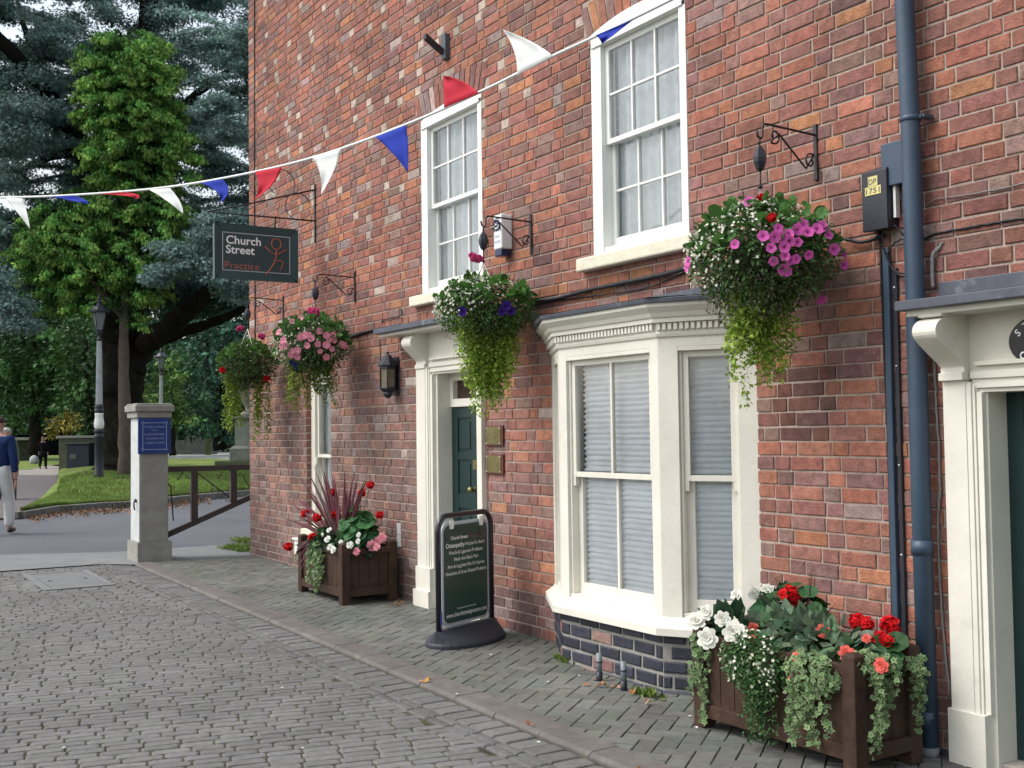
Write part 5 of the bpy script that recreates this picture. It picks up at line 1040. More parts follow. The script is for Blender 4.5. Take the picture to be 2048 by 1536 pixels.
def blades(P,lab,name,ends,w,col,mt=None,n=9,sag=.03,starts=0):
    t=plant(name,lab,'plant',P); m_=MB()
    for k_,e in enumerate(ends):
        e=np.array(e); s=np.array(P)+rs.normal(size=3)*.012
        if starts and k_>=len(ends)-starts: s=np.array(P)+np.array([-.12+rs.normal()*.03,-.22,.10])
        L_=np.linalg.norm(e-s); side=nrm(np.cross(e-s,np.array([.4,-.8,.1])+rs.normal(size=3)*.5)); V=[]
        for i in range(n+1):
            u=i/n; c=s+(e-s)*u+np.array([0,0,sag*L_*4*u*(1-u)]); ww=w*(math.sin(math.pi*min(1,.18+u*.82))**.8)*(1-u**3)+.0008; V+= [c-side*ww,c+np.cross(side,nrm(e-s))*ww*.35,c+side*ww]
        F=[(i*3+j,i*3+j+1,(i+1)*3+j+1,(i+1)*3+j) for i in range(n) for j in (0,1)]; m_.add(V,F,0,vcol(1,col,.3,.1)[0])
    part('leaves',m_,mt or M_leaf,t); return t
blades((-4.12,4.33,zR-.0),'thin dark grassy spikes standing in the larger planter','spiky_plant',[o_(1502,1170,4.25),o_(1545,1147,4.4),o_(1536,1172,4.3),o_(1625,1138,4.45),o_(1672,1208,4.3),o_(1620,1150,4.5)],.007,(.05,.03,.035))
# left planter plants
SP=(-9.95,4.33,zL-.03); cw=lambda a,b: (540+a/4.654,900+b/4.654)
tips=[(400,140),(470,110),(560,150),(340,180),(245,215),(320,370),(215,435),(165,480),(200,400),(135,640),(230,600),(700,175),(785,190),(905,225),(915,240),(830,170),(640,290),(720,310),(755,430),(600,250),(480,190),(440,230),(560,190),(690,200),(265,230),(150,650),(360,330),(505,130),(585,165),(815,290)]
ends=[Wp(*cw(a,b),4.33+rs.uniform(-.18,.12)) for a,b in tips]; ends+= [Wp(*cw(a,b),4.02) for a,b in ((260,1110),(265,1170),(215,1000),(380,1200),(230,960),(250,1040))]
blades(SP,'tall purple cordyline with long pointed arching leaves in the planter by the porch','purple_spiky_plant',ends,.025,(.115,.038,.050),starts=6)
g_=lambda a,b,Y: Wp(*cw(a,b),Y)
geranium((-9.72,4.38,zL-.03),[g_(930,325,4.42),g_(855,400,4.40),g_(1020,605,4.45)],190,(.22,.16,.27),'red geranium with broad green leaves and tall heads, right half of the smaller planter',.070,hs=1.15)
geranium((-10.2,4.25,zL-.03),[g_(330,590,4.25),g_(440,625,4.2),g_(610,600,4.3),g_(575,395,4.35),g_(395,810,4.1),g_(168,900,4.1)],55,(.22,.14,.13),'red geranium with several low heads, left half of the smaller planter',.046,hs=1.15)
begonia((-9.95,4.12,zL+.02),'white pansies at the front corner of the smaller planter','white_pansy',None,[(g_(560,905,4.07),1.2),(g_(470,925,4.07),1.1),(g_(550,745,4.15),1.0),(g_(535,830,4.1),1.0),(g_(480,795,4.12),.9),(g_(590,930,4.05),1.1),(g_(660,855,4.1),.8),(g_(825,790,4.2),.8),(g_(745,885,4.1),1.0),(g_(820,850,4.15),.9)],40,(.2,.1,.08),me=ME_sw)
begonia((-9.45,4.32,zL+.03),'pink begonia with frilly flowers over the right side of the smaller planter','pink_begonia',None,[(g_(805,945,4.2),1.0),(g_(950,890,4.35),1.15),(g_(1000,850,4.4),1.0),(g_(1045,815,4.45),.95),(g_(995,905,4.35),.8)],34,(.10,.2,.08),(.03,.085,.045),me=ME_pk,lsize=.062)
ivy((-9.95,4.07,zL-.02),'pale variegated ivy hanging down the front of the smaller planter',[((-9.90,4.05,zL-.03),.42,5,.05),((-9.80,4.05,zL-.05),.26,4,.04),((-9.98,4.05,zL-.03),.3,3,.05)],150,(.13,.06,.08),.018)
ivy((-10.42,4.15,zL-.02),'grey green ivy fringe at the far left end of the smaller planter',[((-10.44,4.12,zL-.03),.14,4,.04)],60,(.06,.08,.05),.019)
for (px,py,n_) in ((478,1098,900),(492,1083,500),(1290,1392,60),(1130,1322,60)):
    p=G(px,py,.012); m_=MB(); q=p+rs.normal(size=(n_,3))*np.array([.16,.07,0])*(1 if n_>100 else .25); leaves(m_,q,np.tile([0,0,1.],(n_,1)),.05,(.13,.20,.045),LQ,-.3,.7,.3)
    solo('weeds',m_,M_leaf,{478:'large patch of bright weeds at the foot of the wall corner',492:'smaller patch of weeds behind the wall corner',1290:'tiny weed at the foot of the bay, beside the pipe stubs',1130:'tiny weed at the left foot of the bay'}[px],'weeds',p)
# fallen leaves and petals
ML=mat('fallen_leaf',(1,1,1),.8,.2,30,.2,attr=True,island=.3)
lm_=[]
for c in ((.30,.10,.035),(.22,.085,.04),(.36,.20,.05),(.42,.22,.14)):
    mb=MB(); mb.add([(0,0,0),(.018,-.012,.008),(.042,-.003,.002),(.018,.012,.006),(.03,.0,.012)],[(0,1,4),(1,2,4),(2,3,4),(3,0,4)],0,c); lm_.append(mb.mesh('fallen_leaf',[ML]))
sp_=[(cr(1080,1150,5.688,[(740,1200),(770,1245),(800,1260),(850,1250),(880,1270),(1040,1330),(1060,1340),(1100,1320),(1085,1345),(1200,1470),(1210,1400),(600,1230),(720,1260),(1030,1050),(830,1265),(760,1180),(1120,1330)])),cr(540,900,4.654,[(1205,1450),(1190,1430),(1180,1440),(1215,1400),(355,1455),(1160,1450)]),cr(740,1100,1,[(60,103),(55,108),(67,106),(72,108),(80,106)]),cr(500,1050,2.2756,[(780,710),(800,718),(1285,910),(1305,905),(790,712),(1780,1100)])]
for grp in sp_:
    for (px,py) in grp:
        P=G(px,py,.02); o=bpy.data.objects.new('fallen_leaf',random.choice(lm_)); COL.objects.link(o); o.location=tuple(P+(rs.uniform(-.03,.03),rs.uniform(-.03,.0),.0)); o.rotation_euler=(rs.uniform(-.5,.5),rs.uniform(-.5,.5),rs.uniform(0,6.28)); s=rs.uniform(.8,1.6); o.scale=(s,s,s)
        tag(o,'small curled brown or orange fallen leaf lying on the paving','leaf','fallen leaves on the paving')
mb=MB(); mb.add([(0,0,0),(.012,-.009,.004),(.026,0,.002),(.012,.009,.004)],[(0,1,2,3)],0,(.75,.75,.72)); wp_=mb.mesh('white_petal',[ML])
for (px,py) in ((1156,1350),(1375,1432),(770,1211),(1100,1363),(909,1388),(1430,1436),(345,1154),(573,1135),(980,1310),(1394,1456),(122,1496),(1072,1484),(240,1225),(560,1375),(610,1495)):
    P=G(px,py,.022); o=bpy.data.objects.new('white_petal',wp_); COL.objects.link(o); o.location=tuple(P); o.rotation_euler=(0,0,rs.uniform(0,6.28)); tag(o,'tiny white petal fallen on the paving','petal','white petals on the paving')
# =================================================================== CHURCHYARD TREES
def pxr(dep): return dep/F_
def limb(mb,pts,r0,r1,n=10,mi=0):
    P=curve3(pts,6); k=len(P); r=np.linspace(r0,r1,k)*(1+.08*np.sin(np.arange(k)*1.7)); P=P+rs.normal(size=P.shape)*r[:,None]*.06; mb.tube(P,r,n,mi)
SPRAY=([(0,0,0),(.35,-.13,.02),(1,0,-.08),(.35,.13,.02),(.2,-.05,0),(.62,-.42,-.06),(.55,-.12,0),(.2,.05,0),(.62,.42,-.06),(.55,.12,0)],[(0,1,2,3),(4,5,6),(7,9,8)])
FROND=([(0,0,0),(.30,-.30,-.03),(.62,-.26,-.10),(1,0,-.26),(.62,.26,-.10),(.30,.30,-.03)],[(0,1,2,3),(0,3,4,5)])
def blob(mb,px,py,dep,rx,ry,rd,n,size,col,tmpl,droop=.3,jit=.6,lo=.35,flat=0,v=.3):
    s=pxr(dep); c=Pd(px,py,dep); P,o=ell(n,(0,0,0),(1,1,1),lo,1.05); 
    ax=np.stack([R_[0]*rx*s,R_[2]*rd,np.array([0,0,1.])*ry*s]); Q=c+P@ax
    out=nrm(P@np.stack([R_[0],R_[2],np.array([0,0,1.])])); leaves(mb,Q,out,size,col,tmpl,droop,jit,v,0,flat)
# --- the big blue-green cedar
ct=thing('cedar_tree','huge blue-green cedar with a dark forked trunk, spreading over the churchyard','tree',Pd(245,915,31))
m_=MB(); D0=31
limb(m_,[Pd(246,945,D0),Pd(246,860,D0),Pd(245,760,D0),Pd(246,690,D0)],.62,.52,16); limb(m_,[Pd(246,925,D0),Pd(244,950,D0)],.62,.8,16)
limb(m_,[Pd(238,720,D0),Pd(215,600,D0),Pd(200,430,D0),Pd(165,300,D0),Pd(95,190,D0-1),Pd(20,100,D0-2),Pd(-60,20,D0-3)],.42,.12)
limb(m_,[Pd(262,745,D0),Pd(290,690,D0),Pd(350,645,D0-1),Pd(400,600,D0-2),Pd(450,560,D0-3),Pd(520,530,D0-4)],.36,.14)
limb(m_,[Pd(300,690,D0),Pd(360,665,D0),Pd(440,640,D0),Pd(520,600,D0)],.2,.08); limb(m_,[Pd(246,700,D0),Pd(270,500,D0+1),Pd(290,250,D0+1),Pd(300,-50,D0+2),Pd(300,-300,D0+2)],.46,.2)
limb(m_,[Pd(215,610,D0),Pd(120,560,D0),Pd(30,540,D0-1),Pd(-60,500,D0-2)],.18,.06); limb(m_,[Pd(285,300,D0),Pd(380,200,D0),Pd(470,130,D0)],.2,.05); limb(m_,[Pd(165,300,D0),Pd(60,330,D0),Pd(-60,420,D0)],.14,.04); limb(m_,[Pd(120,220,D0),Pd(60,90,D0),Pd(20,-60,D0)],.13,.04)
part('trunk',m_,M_bark,ct)
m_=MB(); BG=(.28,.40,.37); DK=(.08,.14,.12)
gaps=[(82,335,70,42),(20,430,40,30),(95,12,60,26),(150,10,40,18),(400,45,60,30),(470,20,50,26),(420,170,36,22),(345,340,26,60),(470,300,30,30),(470,240,28,22),(10,130,30,24),(445,395,40,26),(60,60,40,16)]
def clear(px,py,f=1.):
    return all(((px-a)/(c*f+14))**2+((py-b)/(d*f+9))**2>1 for a,b,c,d in gaps)
cnt=0
while cnt<430:
    px,py=rs.uniform(-170,560),rs.uniform(-140,600); 
    if not clear(px,py,.72): continue
    if py>420 and 30<px<330: continue
    dep=rs.uniform(27,35) if not 110<px<430 else rs.uniform(30.5,36); lit=rs.rand()<.5; blob(m_,px,py,dep,rs.uniform(34,74),rs.uniform(8,20),rs.uniform(.6,1.4),950,.105,np.array(BG if lit else (.12,.195,.175))*rs.uniform(.8,1.15),SPRAY,.15,.9,.1,.4,.35); cnt+=1  # lit and shaded foliage painted as a paler and a darker leaf colour
for (px,py,rx,ry) in ((450,440,70,16),(430,470,60,14),(360,500,70,18),(400,530,60,14),(340,540,50,12),(450,560,50,12),(20,610,60,22),(40,650,50,16),(-20,560,60,30),(460,250,40,12),(420,225,40,10),(460,270,44,9),(440,205,36,9),(-40,640,80,20),(310,560,30,10)):
    blob(m_,px,py,26.5,rx,ry,.7,1500,.11,(.20,.30,.28),SPRAY,.1,.9,.1,.5,.3)
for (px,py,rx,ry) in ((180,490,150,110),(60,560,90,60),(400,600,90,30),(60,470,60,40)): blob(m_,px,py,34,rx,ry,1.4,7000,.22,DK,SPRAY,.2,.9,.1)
for _ in range(150):       # long finger-like boughs with sprays along both sides
    right=rs.rand()<.5; x0,y0=(rs.uniform(300,440),rs.uniform(-60,560)) if right else (rs.uniform(0,200),rs.uniform(-60,420)); 
    if not clear(x0,y0,.9): continue
    dep=rs.uniform(29.8,32.5); L_=rs.uniform(60,150); sg=1 if right else -1; sg=sg if rs.rand()<.75 else -sg; dr=rs.uniform(-.35,.30); tt=np.linspace(0,1,26)
    P=np.array([Pd(x0+sg*L_*t,y0+dr*L_*t+26*t*t-18*t,dep-1.2*t) for t in tt]); m_.tube(P[::3],.022,4,0,(.03,.028,.025),False)
    for q in range(11): 
        n=90; k=rs.randint(2,26,n); a=rs.normal(size=(n,3))*np.array([.16,.16,.035])*(1.25-.8*tt[k][:,None]); leaves(m_,P[k]+a,nrm(np.tile(P[-1]-P[0],(n,1))*.6+a*4),.11,np.array(BG)*rs.uniform(.95,1.5),SPRAY,.12,.55,.25,0,.4)
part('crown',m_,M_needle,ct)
# --- bright green conifer on a slim trunk
gt_=thing('green_conifer','bright green conifer with drooping fan sprays on a slim pale trunk before the cedar','tree',Pd(249,945,27.5))
m_=MB(); limb(m_,[Pd(250,955,27.5),Pd(249,850,27.5),Pd(247,700,27.6),Pd(250,600,27.8),Pd(255,350,28),Pd(250,80,28)],.175,.05,12); limb(m_,[Pd(248,640,27.7),Pd(180,560,27.4),Pd(110,500,27)],.06,.03); part('trunk',m_,M_bark2,gt_)
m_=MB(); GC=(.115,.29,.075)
crown_=[(245,90,74,30),(228,125,66,35),(285,118,56,34),(258,165,88,40),(205,185,44,35),(318,172,30,42),(262,225,92,42),(208,240,46,34),(322,235,34,42),(278,290,104,45),(212,300,50,40),(345,285,40,40),(372,305,24,26),(290,345,98,36),(225,355,50,30),(190,395,52,24),(130,425,78,32),(84,470,46,42),(64,520,38,40),(140,480,90,52),(220,450,86,50),(310,420,54,42),(120,545,68,40),(190,540,76,46),(265,510,70,48),(100,590,48,24),(160,600,42,20),(290,560,44,36),(255,600,42,32),(330,470,34,32),(266,640,18,18)]
TUFT=([(0,0,0),(.2,-.10,-.02),(.55,-.12,-.10),(1,0,-.30),(.55,.12,-.10),(.2,.10,-.02),(.3,-.34,-.10),(.42,-.10,-.06),(.3,.34,-.10),(.42,.10,-.06),(.62,-.30,-.2),(.62,.30,-.2)],[(0,1,2,3),(0,3,4,5),(1,6,7),(5,9,8),(2,10,3),(4,3,11)])
for (px,py,rx,ry) in crown_:
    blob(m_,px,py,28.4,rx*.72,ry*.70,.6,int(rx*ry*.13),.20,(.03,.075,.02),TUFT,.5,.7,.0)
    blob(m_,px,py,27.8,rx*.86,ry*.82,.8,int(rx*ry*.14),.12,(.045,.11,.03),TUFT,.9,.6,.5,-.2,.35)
    for _ in range(int(rx*ry/55)):      # hanging fans of scale leaves, lighter at their tips
        b1,b2=rs.uniform(-1.12,1.12),rs.uniform(-1.1,1.1)
        if b1*b1+b2*b2>(1.9 if rs.rand()<.2 else 1.3): continue
        if math.sin((px+rx*b1)/19+2*math.sin((py+ry*b2)/31))*math.sin((py+ry*b2)/13+1.5*math.sin((px+rx*b1)/27))<-.42: continue
        dz=26.9+.9*(b1*b1+b2*b2)+rs.uniform(-.5,.45); w_=rs.uniform(10,22); lum=rs.uniform(.45,1.3); x_,y_=px+rx*b1,py+ry*b2
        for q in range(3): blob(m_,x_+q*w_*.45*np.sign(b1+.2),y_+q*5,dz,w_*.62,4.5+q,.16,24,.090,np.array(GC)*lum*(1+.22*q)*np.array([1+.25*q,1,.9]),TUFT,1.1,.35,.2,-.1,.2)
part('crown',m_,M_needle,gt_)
# --- woodland trees behind
GRPT='dark trees behind the churchyard'
def bgtree(lab,base,dep,blobs,col,tr,size=.26,dens=1.,tm=LQ,name='broadleaf_tree'):
    t=thing(name,lab,'tree',Pd(base[0],base[1],dep),GRPT); m_=MB(); top=blobs[0]; limb(m_,[Pd(base[0],base[1]+6,dep),Pd((base[0]*2+top[0])/3,(base[1]*2+top[1])/3,dep),Pd(top[0],top[1],dep)],tr,tr*.4,8); part('trunk',m_,M_bark,t)
    m_=MB()
    for (px,py,rx,ry) in blobs:
        s=pxr(dep); ar=rx*ry*s*s*3.1; n=int(dens*ar*62*(.26/size)**2); blob(m_,px,py,dep,rx,ry,min(rx,ry)*s*.8,n,size,np.array(col)*rs.uniform(.8,1.3),tm,.3,.8,.3)
        for _ in range(int(ar*1.2)): blob(m_,px+rs.uniform(-1,1)*rx*.95,py+rs.uniform(-1,1)*ry*.95,dep-rs.uniform(.3,1.6),rs.uniform(12,26),rs.uniform(7,15),.5,34,size,np.array(col)*rs.uniform(.9,2.1),tm,.3,.8,.2)
    part('crown',m_,M_leaf,t); return t
bgtree('dark spreading tree filling the left edge behind the walkers',(-60,905),52,[(-40,640,120,120),(-80,760,130,90),(30,720,80,90),(-120,560,120,120)],(.028,.07,.025),.35)
bgtree('dark leafy tree between the left edge and the near lamp post',(70,900),50,[(70,660,90,80),(40,760,80,70),(110,770,70,60),(120,620,70,70),(160,720,60,80),(60,830,60,26)],(.030,.078,.022),.3)
bgtree('mid green tree seen just behind the near lamp post',(185,900),47,[(170,680,60,80),(160,800,60,60),(200,840,40,40),(130,700,40,40)],(.040,.095,.028),.25)
bgtree('yellowing shrub low between the dark tree and the lamp post',(125,905),44,[(122,855,34,22),(140,838,22,18),(108,870,16,10)],(.20,.17,.03),.1,.17,1.6,LQ,'yellow_shrub')
bgtree('dark tree right of the cedar trunk, under its long limb',(330,895),50,[(330,740,70,70),(300,800,60,60),(380,820,70,50),(340,860,70,24)],(.035,.09,.035),.3)
bgtree('lighter green shrub beside the farther lamp post',(345,905),46,[(345,800,30,60),(300,790,26,46),(335,745,26,40),(365,830,28,30)],(.085,.15,.035),.15,.2,1.3,LQ,'evergreen_shrub')
bgtree('blue-green tree behind the gravestones, nearest the brick wall',(440,895),54,[(440,700,90,70),(420,790,80,60),(480,770,60,80),(400,850,60,30),(470,860,60,26),(540,760,70,110)],(.032,.085,.055),.35)
bgtree('tall dark tree rising behind the cedar crown on the right',(420,900),60,[(420,560,120,70),(360,620,90,60),(500,620,80,90),(470,480,60,40)],(.022,.055,.03),.4,.32)
bgtree('tall dark tree rising behind the cedar crown on the left',(-10,900),60,[(-40,480,110,60),(10,560,100,60),(90,600,90,60),(150,620,90,50),(240,640,90,60)],(.022,.055,.03),.4,.32)
bgtree('low dark hedge-like yew closing the view at left',(-20,905),64,[(-40,850,110,34),(60,850,60,34),(120,865,60,26),(-160,840,100,50),(200,865,60,30)],(.020,.050,.020),.3,.3,1.4,LQ,'yew_tree')
bgtree('low dark yew closing the view behind the gravestones',(380,905),66,[(300,860,60,34),(370,860,60,30),(440,870,60,26),(520,860,60,50),(480,840,60,40)],(.016,.042,.022),.3,.3,1.5,LQ,'yew_tree')
m_=MB(); 
for px in range(-700,900,28): blob(m_,px,rs.uniform(780,840),82+rs.uniform(-4,4),46,110,3,520,.55,np.array((.022,.05,.026))*rs.uniform(.7,1.3),LQ,.3,.9,.2)
for px in range(-700,900,24): blob(m_,px,rs.uniform(660,740),88+rs.uniform(-4,4),46,90,3,420,.6,np.array((.018,.042,.022))*rs.uniform(.7,1.3),LQ,.3,.9,.2)
for px in range(-800,1000,22): blob(m_,px,876,84+rs.uniform(-4,4),40,40,3,420,.5,np.array((.012,.028,.015))*rs.uniform(.7,1.3),LQ,.3,.9,.1)
solo('far_woodland',m_,M_leaf,'dark mass of woodland closing the view far behind the churchyard','woodland',kind='stuff')
# =================================================================== CHURCHYARD THINGS
def lamppost(base,dep,ht,lab):
    P=Pd(*base,dep); s=ht/4.22; z=P[2]; t=thing('lamp_post',lab,'street lamp',P,'victorian lamp posts in the churchyard')
    L=lambda prof: [(r*s*(.60 if h<3.3 else .68),z+(h+.04*(h>1.3))*s) for r,h in prof]
    m_=MB(); m_.lathe(L([(.19,-.1),(.19,.02),(.17,.05),(.165,.86),(.19,.88),(.19,.93),(.165,.95),(.165,.99),(.20,1.01),(.20,1.05),(.14,1.08)]),(P[0],P[1],0),16); part('base',m_,M_blackpl,t)
    m_=MB(); m_.lathe(L([(.14,1.07),(.185,1.12),(.20,1.22),(.17,1.30),(.155,1.36),(.175,1.40),(.15,1.42)]),(P[0],P[1],0),16); part('crest_band',m_,M_white,t)
    m_=MB(); m_.lathe(L([(.15,1.41),(.17,1.43),(.19,1.48),(.17,1.50),(.17,1.55),(.185,1.58),(.12,1.62)]),(P[0],P[1],0),16); m_.lathe(L([(.09,3.12),(.11,3.14),(.11,3.18),(.07,3.20),(.07,3.26),(.10,3.30),(.115,3.34),(.09,3.36)]),(P[0],P[1],0),16)
    part('collar',m_,M_blackpl,t)
    m_=MB(); n=28; V=[];rows=[(.128,1.6),(.115,2.2),(.10,2.8),(.085,3.13)]
    for (r,h) in [(a*.64,b+.04) for a,b in rows]:
        for i in range(n): a=2*math.pi*i/n; q=r*s*(1 if i%2 else .80); V.append((P[0]+q*math.cos(a),P[1]+q*math.sin(a),z+h*s))
    m_.add(V,[(i*n+j,i*n+(j+1)%n,(i+1)*n+(j+1)%n,(i+1)*n+j) for i in range(3) for j in range(n)]); part('fluted_column',m_,mat('silver_grey_paint',(.40,.43,.45),.45,.15,6,.05),t)
    m_=MB(); r_=math.pi/4; 
    for i in range(4):
        a=i*math.pi/2+r_; m_.tube([(P[0]+.085*s*math.cos(a),P[1]+.085*s*math.sin(a),z+3.39*s),(P[0]+.178*s*math.cos(a),P[1]+.178*s*math.sin(a),z+3.84*s)],.011*s,5)
    m_.lathe(L([(.12,3.34),(.14,3.37),(.12,3.38)]),(P[0],P[1],0),4,0,None,(0,0,1),r_); m_.lathe(L([(.32,3.79),(.37,3.80),(.37,3.83),(.30,3.86),(.20,3.93),(.10,3.98),(.09,4.0),(.10,4.04),(.06,4.06),(.05,4.09),(.07,4.12),(.04,4.15),(.03,4.2),(.01,4.26)]),(P[0],P[1],0),8,0,None,(0,0,1),r_/2)
    part('lantern_frame',m_,M_blackpl,t)
    m_=MB(); m_.lathe(L([(.12,3.38),(.262,3.79)]),(P[0],P[1],0),4,0,None,(0,0,1),r_); part('lantern_glass',m_,mat('frosted_lantern_glass',(.30,.33,.35),.35,.1,5,0,trans=.4),t)
    return t
lamppost((198,950),26.5,4.22,'nearer lamp post with silver fluted column, standing on the grass bank left of the pillar')
lamppost((322,915),43,4.2,'farther dark lamp post seen over the cap of the stone pillar')
# low stone wall with litter bin
pw_=G(117,953); dW=nrm(np.array([R_[0][0],R_[0][1],0])); nW=np.array([dW[1],-dW[0],0]); 
if nW@R_[2]>0: nW=-nW
frw=(pw_,dW,nW); t=thing('stone_wall','low mossy stone wall with a pale flat coping behind the near lamp post','wall',pw_)
m_=MB(); m_.fbox(frw,0,3.2,-.5,0,-.2,1.18); part('wall_body',m_,mat('mossy_wall_stone',(.10,.105,.07),.95,.4,4,.8,14,stain=(.05,.07,.03,.5,.7),sscale=2),t,.02)
m_=MB(); m_.fbox(frw,-.06,3.3,-.56,.06,1.18,1.26); part('coping',m_,mat('pale_coping',(.26,.27,.24),.9,.2,6,.4),t,.015)
t=thing('litter_bin','dark blue litter bin standing against the low stone wall','bin',pw_+dW*.8+nW*.2); m_=MB(); m_.fbox(frw,.42,1.12,.05,.45,-.05,.98); m_.fbox(frw,.39,1.15,.02,.48,.98,1.04); part('bin_body',m_,mat('dark_bin',(.012,.022,.035),.5,.2,8,.1),t,.02)
m_=MB(); m_.fbox(frw,.52,.72,.452,.458,.55,.70); part('bin_label',m_,mat('bin_label',(.10,.11,.10),.7,.3,30),t)
# dark boarding, box tomb, white stone far left
p=Pd(95,912,58); fr=(p,dW,nW); m_=MB(); m_.fbox(fr,-1.6,1.3,-.1,0,-.4,1.05); m_.fbox(fr,-1.65,1.35,-.15,.05,1.05,1.10); solo('dark_boarding',m_,mat('near_black_boarding',(.004,.004,.005),.95,.2,4,0,spec=.0),'nearly black low boarded wall behind the farthest walker','wall',p)
p=Pd(50,922,50); fr=(p,dW,nW); t=thing('chest_tomb','mossy chest tomb with an overhanging slab beside the path','tomb',p); m_=MB(); m_.fbox(fr,-.32,.28,-1.2,0,-.35,.92); m_.fbox(fr,-.4,.36,-1.3,.08,-.35,-.10); part('chest',m_,mat('mossy_tomb_stone',(.03,.038,.025),.95,.4,6,.6,20,spec=.05),t,.02)
m_=MB(); m_.fbox(fr,-.42,.40,-1.3,.1,.92,1.05); part('slab',m_,M_pst,t,.02)
p=Pd(68,925,46); m_=MB(); Q,o=ell(40,(0,0,0),(1,1,1),1,1); m_.lathe([(.0,-.1),(.16,-.05),(.19,.08),(.15,.22),(.06,.29),(.0,.30)],p,9); solo('white_stone',m_,mat('pale_boulder',(.33,.35,.37),.8,.2,8,.4),'rounded pale stone on the grass by the path','stone',p)
# pale forecourt and gravestones behind the gate
mb=MB(); mb.add([Pd(300,919,45),Pd(600,919,45),Pd(600,905,62),Pd(300,905,62)],[(0,1,2,3)]); solo('pale_forecourt',mb,mat('pale_gravel_court',(.30,.32,.30),.95,.15,4,.3),None,None,kind='structure')
def stone(px,py,dep,w,h,lab,kind=0,col=None):
    p=Pd(px,py,dep); P=[(-w/2,-.3),(w/2,-.3),(w/2,h*.78)]
    if kind==0: P+=[(w/2*math.cos(a),h*.78+h*.2*math.sin(a)) for a in np.linspace(0,math.pi,9)[1:-1]]
    elif kind==1: P+=[(w*.36,h*.80),(w*.28,h*.93),(0,h),(-w*.28,h*.93),(-w*.36,h*.80)]
    else: P+=[(w*.3,h*.86),(0,h),(-w*.3,h*.86)]
    P+=[(-w/2,h*.78)]; m_=MB(); m_.prism([p+dW*a+np.array([0,0,z]) for a,z in P],nW*.14); solo('gravestone',m_,M_grave if col is None else col,lab,'gravestone',p,'upright gravestones at the back of the churchyard',.015)
M_grave=mat('grave_slate',(.115,.125,.12),.9,.3,4,.4,20,stain=(.06,.08,.05,.55,.6),sscale=3); M_grave2=mat('mossy_grave',(.12,.145,.06),.9,.3,4,.4,20)
stone(349,904,56,.45,.95,'gravestone half hidden by the stone pillar',1); stone(363,905,56,.50,.62,'lowest gravestone, second from the pillar',0); stone(381,905,56,.55,.85,'rounded gravestone in the middle of the row',0); stone(402,905,56,.55,.88,'shouldered gravestone just left of the tall mossy one',1)
stone(417,907,55,.28,1.25,'tall thin pointed mossy gravestone',2,M_grave2); stone(428,904,57,.35,.8,'gravestone just right of the tall mossy one',0)
# stone monument by the wall corner
p=Pd(489,930,36); fr=(p,dW,nW); t=thing('stone_monument','pale stone churchyard monument on a stepped plinth, partly behind the wall corner','monument',p); s=pxr(36)
m_=MB(); m_.fbox(fr,-.95,.95,-1.6,.0,-.5,.02); m_.fbox(fr,-.95,.95,-1.6,.05,.02,.14); part('step',m_,mat('mossy_step',(.13,.15,.09),.9,.3,5,.4,20),t,.02)
m_=MB(); m_.fbox(fr,-.52,.52,-1.3,-.15,.14,.52); m_.add([(p+dW*a+nW*b+np.array([0,0,z])) for z,k in ((.52,0),(.62,.12)) for a,b in ((-.52+k,-1.3+k),(.52-k,-1.3+k),(.52-k,-.15-k),(-.52+k,-.15-k))],[(4,5,6,7),(0,1,5,4),(1,2,6,5),(2,3,7,6),(3,0,4,7)]); part('plinth',m_,M_pst,t,.015)
m_=MB(); m_.fbox(fr,-.38,.38,-1.15,-.30,.62,1.48); part('pedestal',m_,mat('pale_monument_stone',(.32,.34,.32),.9,.25,4,.4,20,stain=(.16,.17,.14,.5,.6),sscale=2.5),t,.015); m_=MB(); m_.fbox(fr,-.55,.55,-1.3,-.15,1.48,1.56); part('cornice',m_,M_pst,t,.01)
m_=MB(); c=p+nW*-.7; m_.lathe([(.30,1.56),(.28,1.68),(.12,1.76),(.14,1.86),(.26,2.05),(.34,2.35),(.36,2.6),(.30,2.78),(.34,2.84),(.2,2.98),(.08,3.1),(.0,3.2)],c,14); part('draped_urn',m_,M_pst,t)
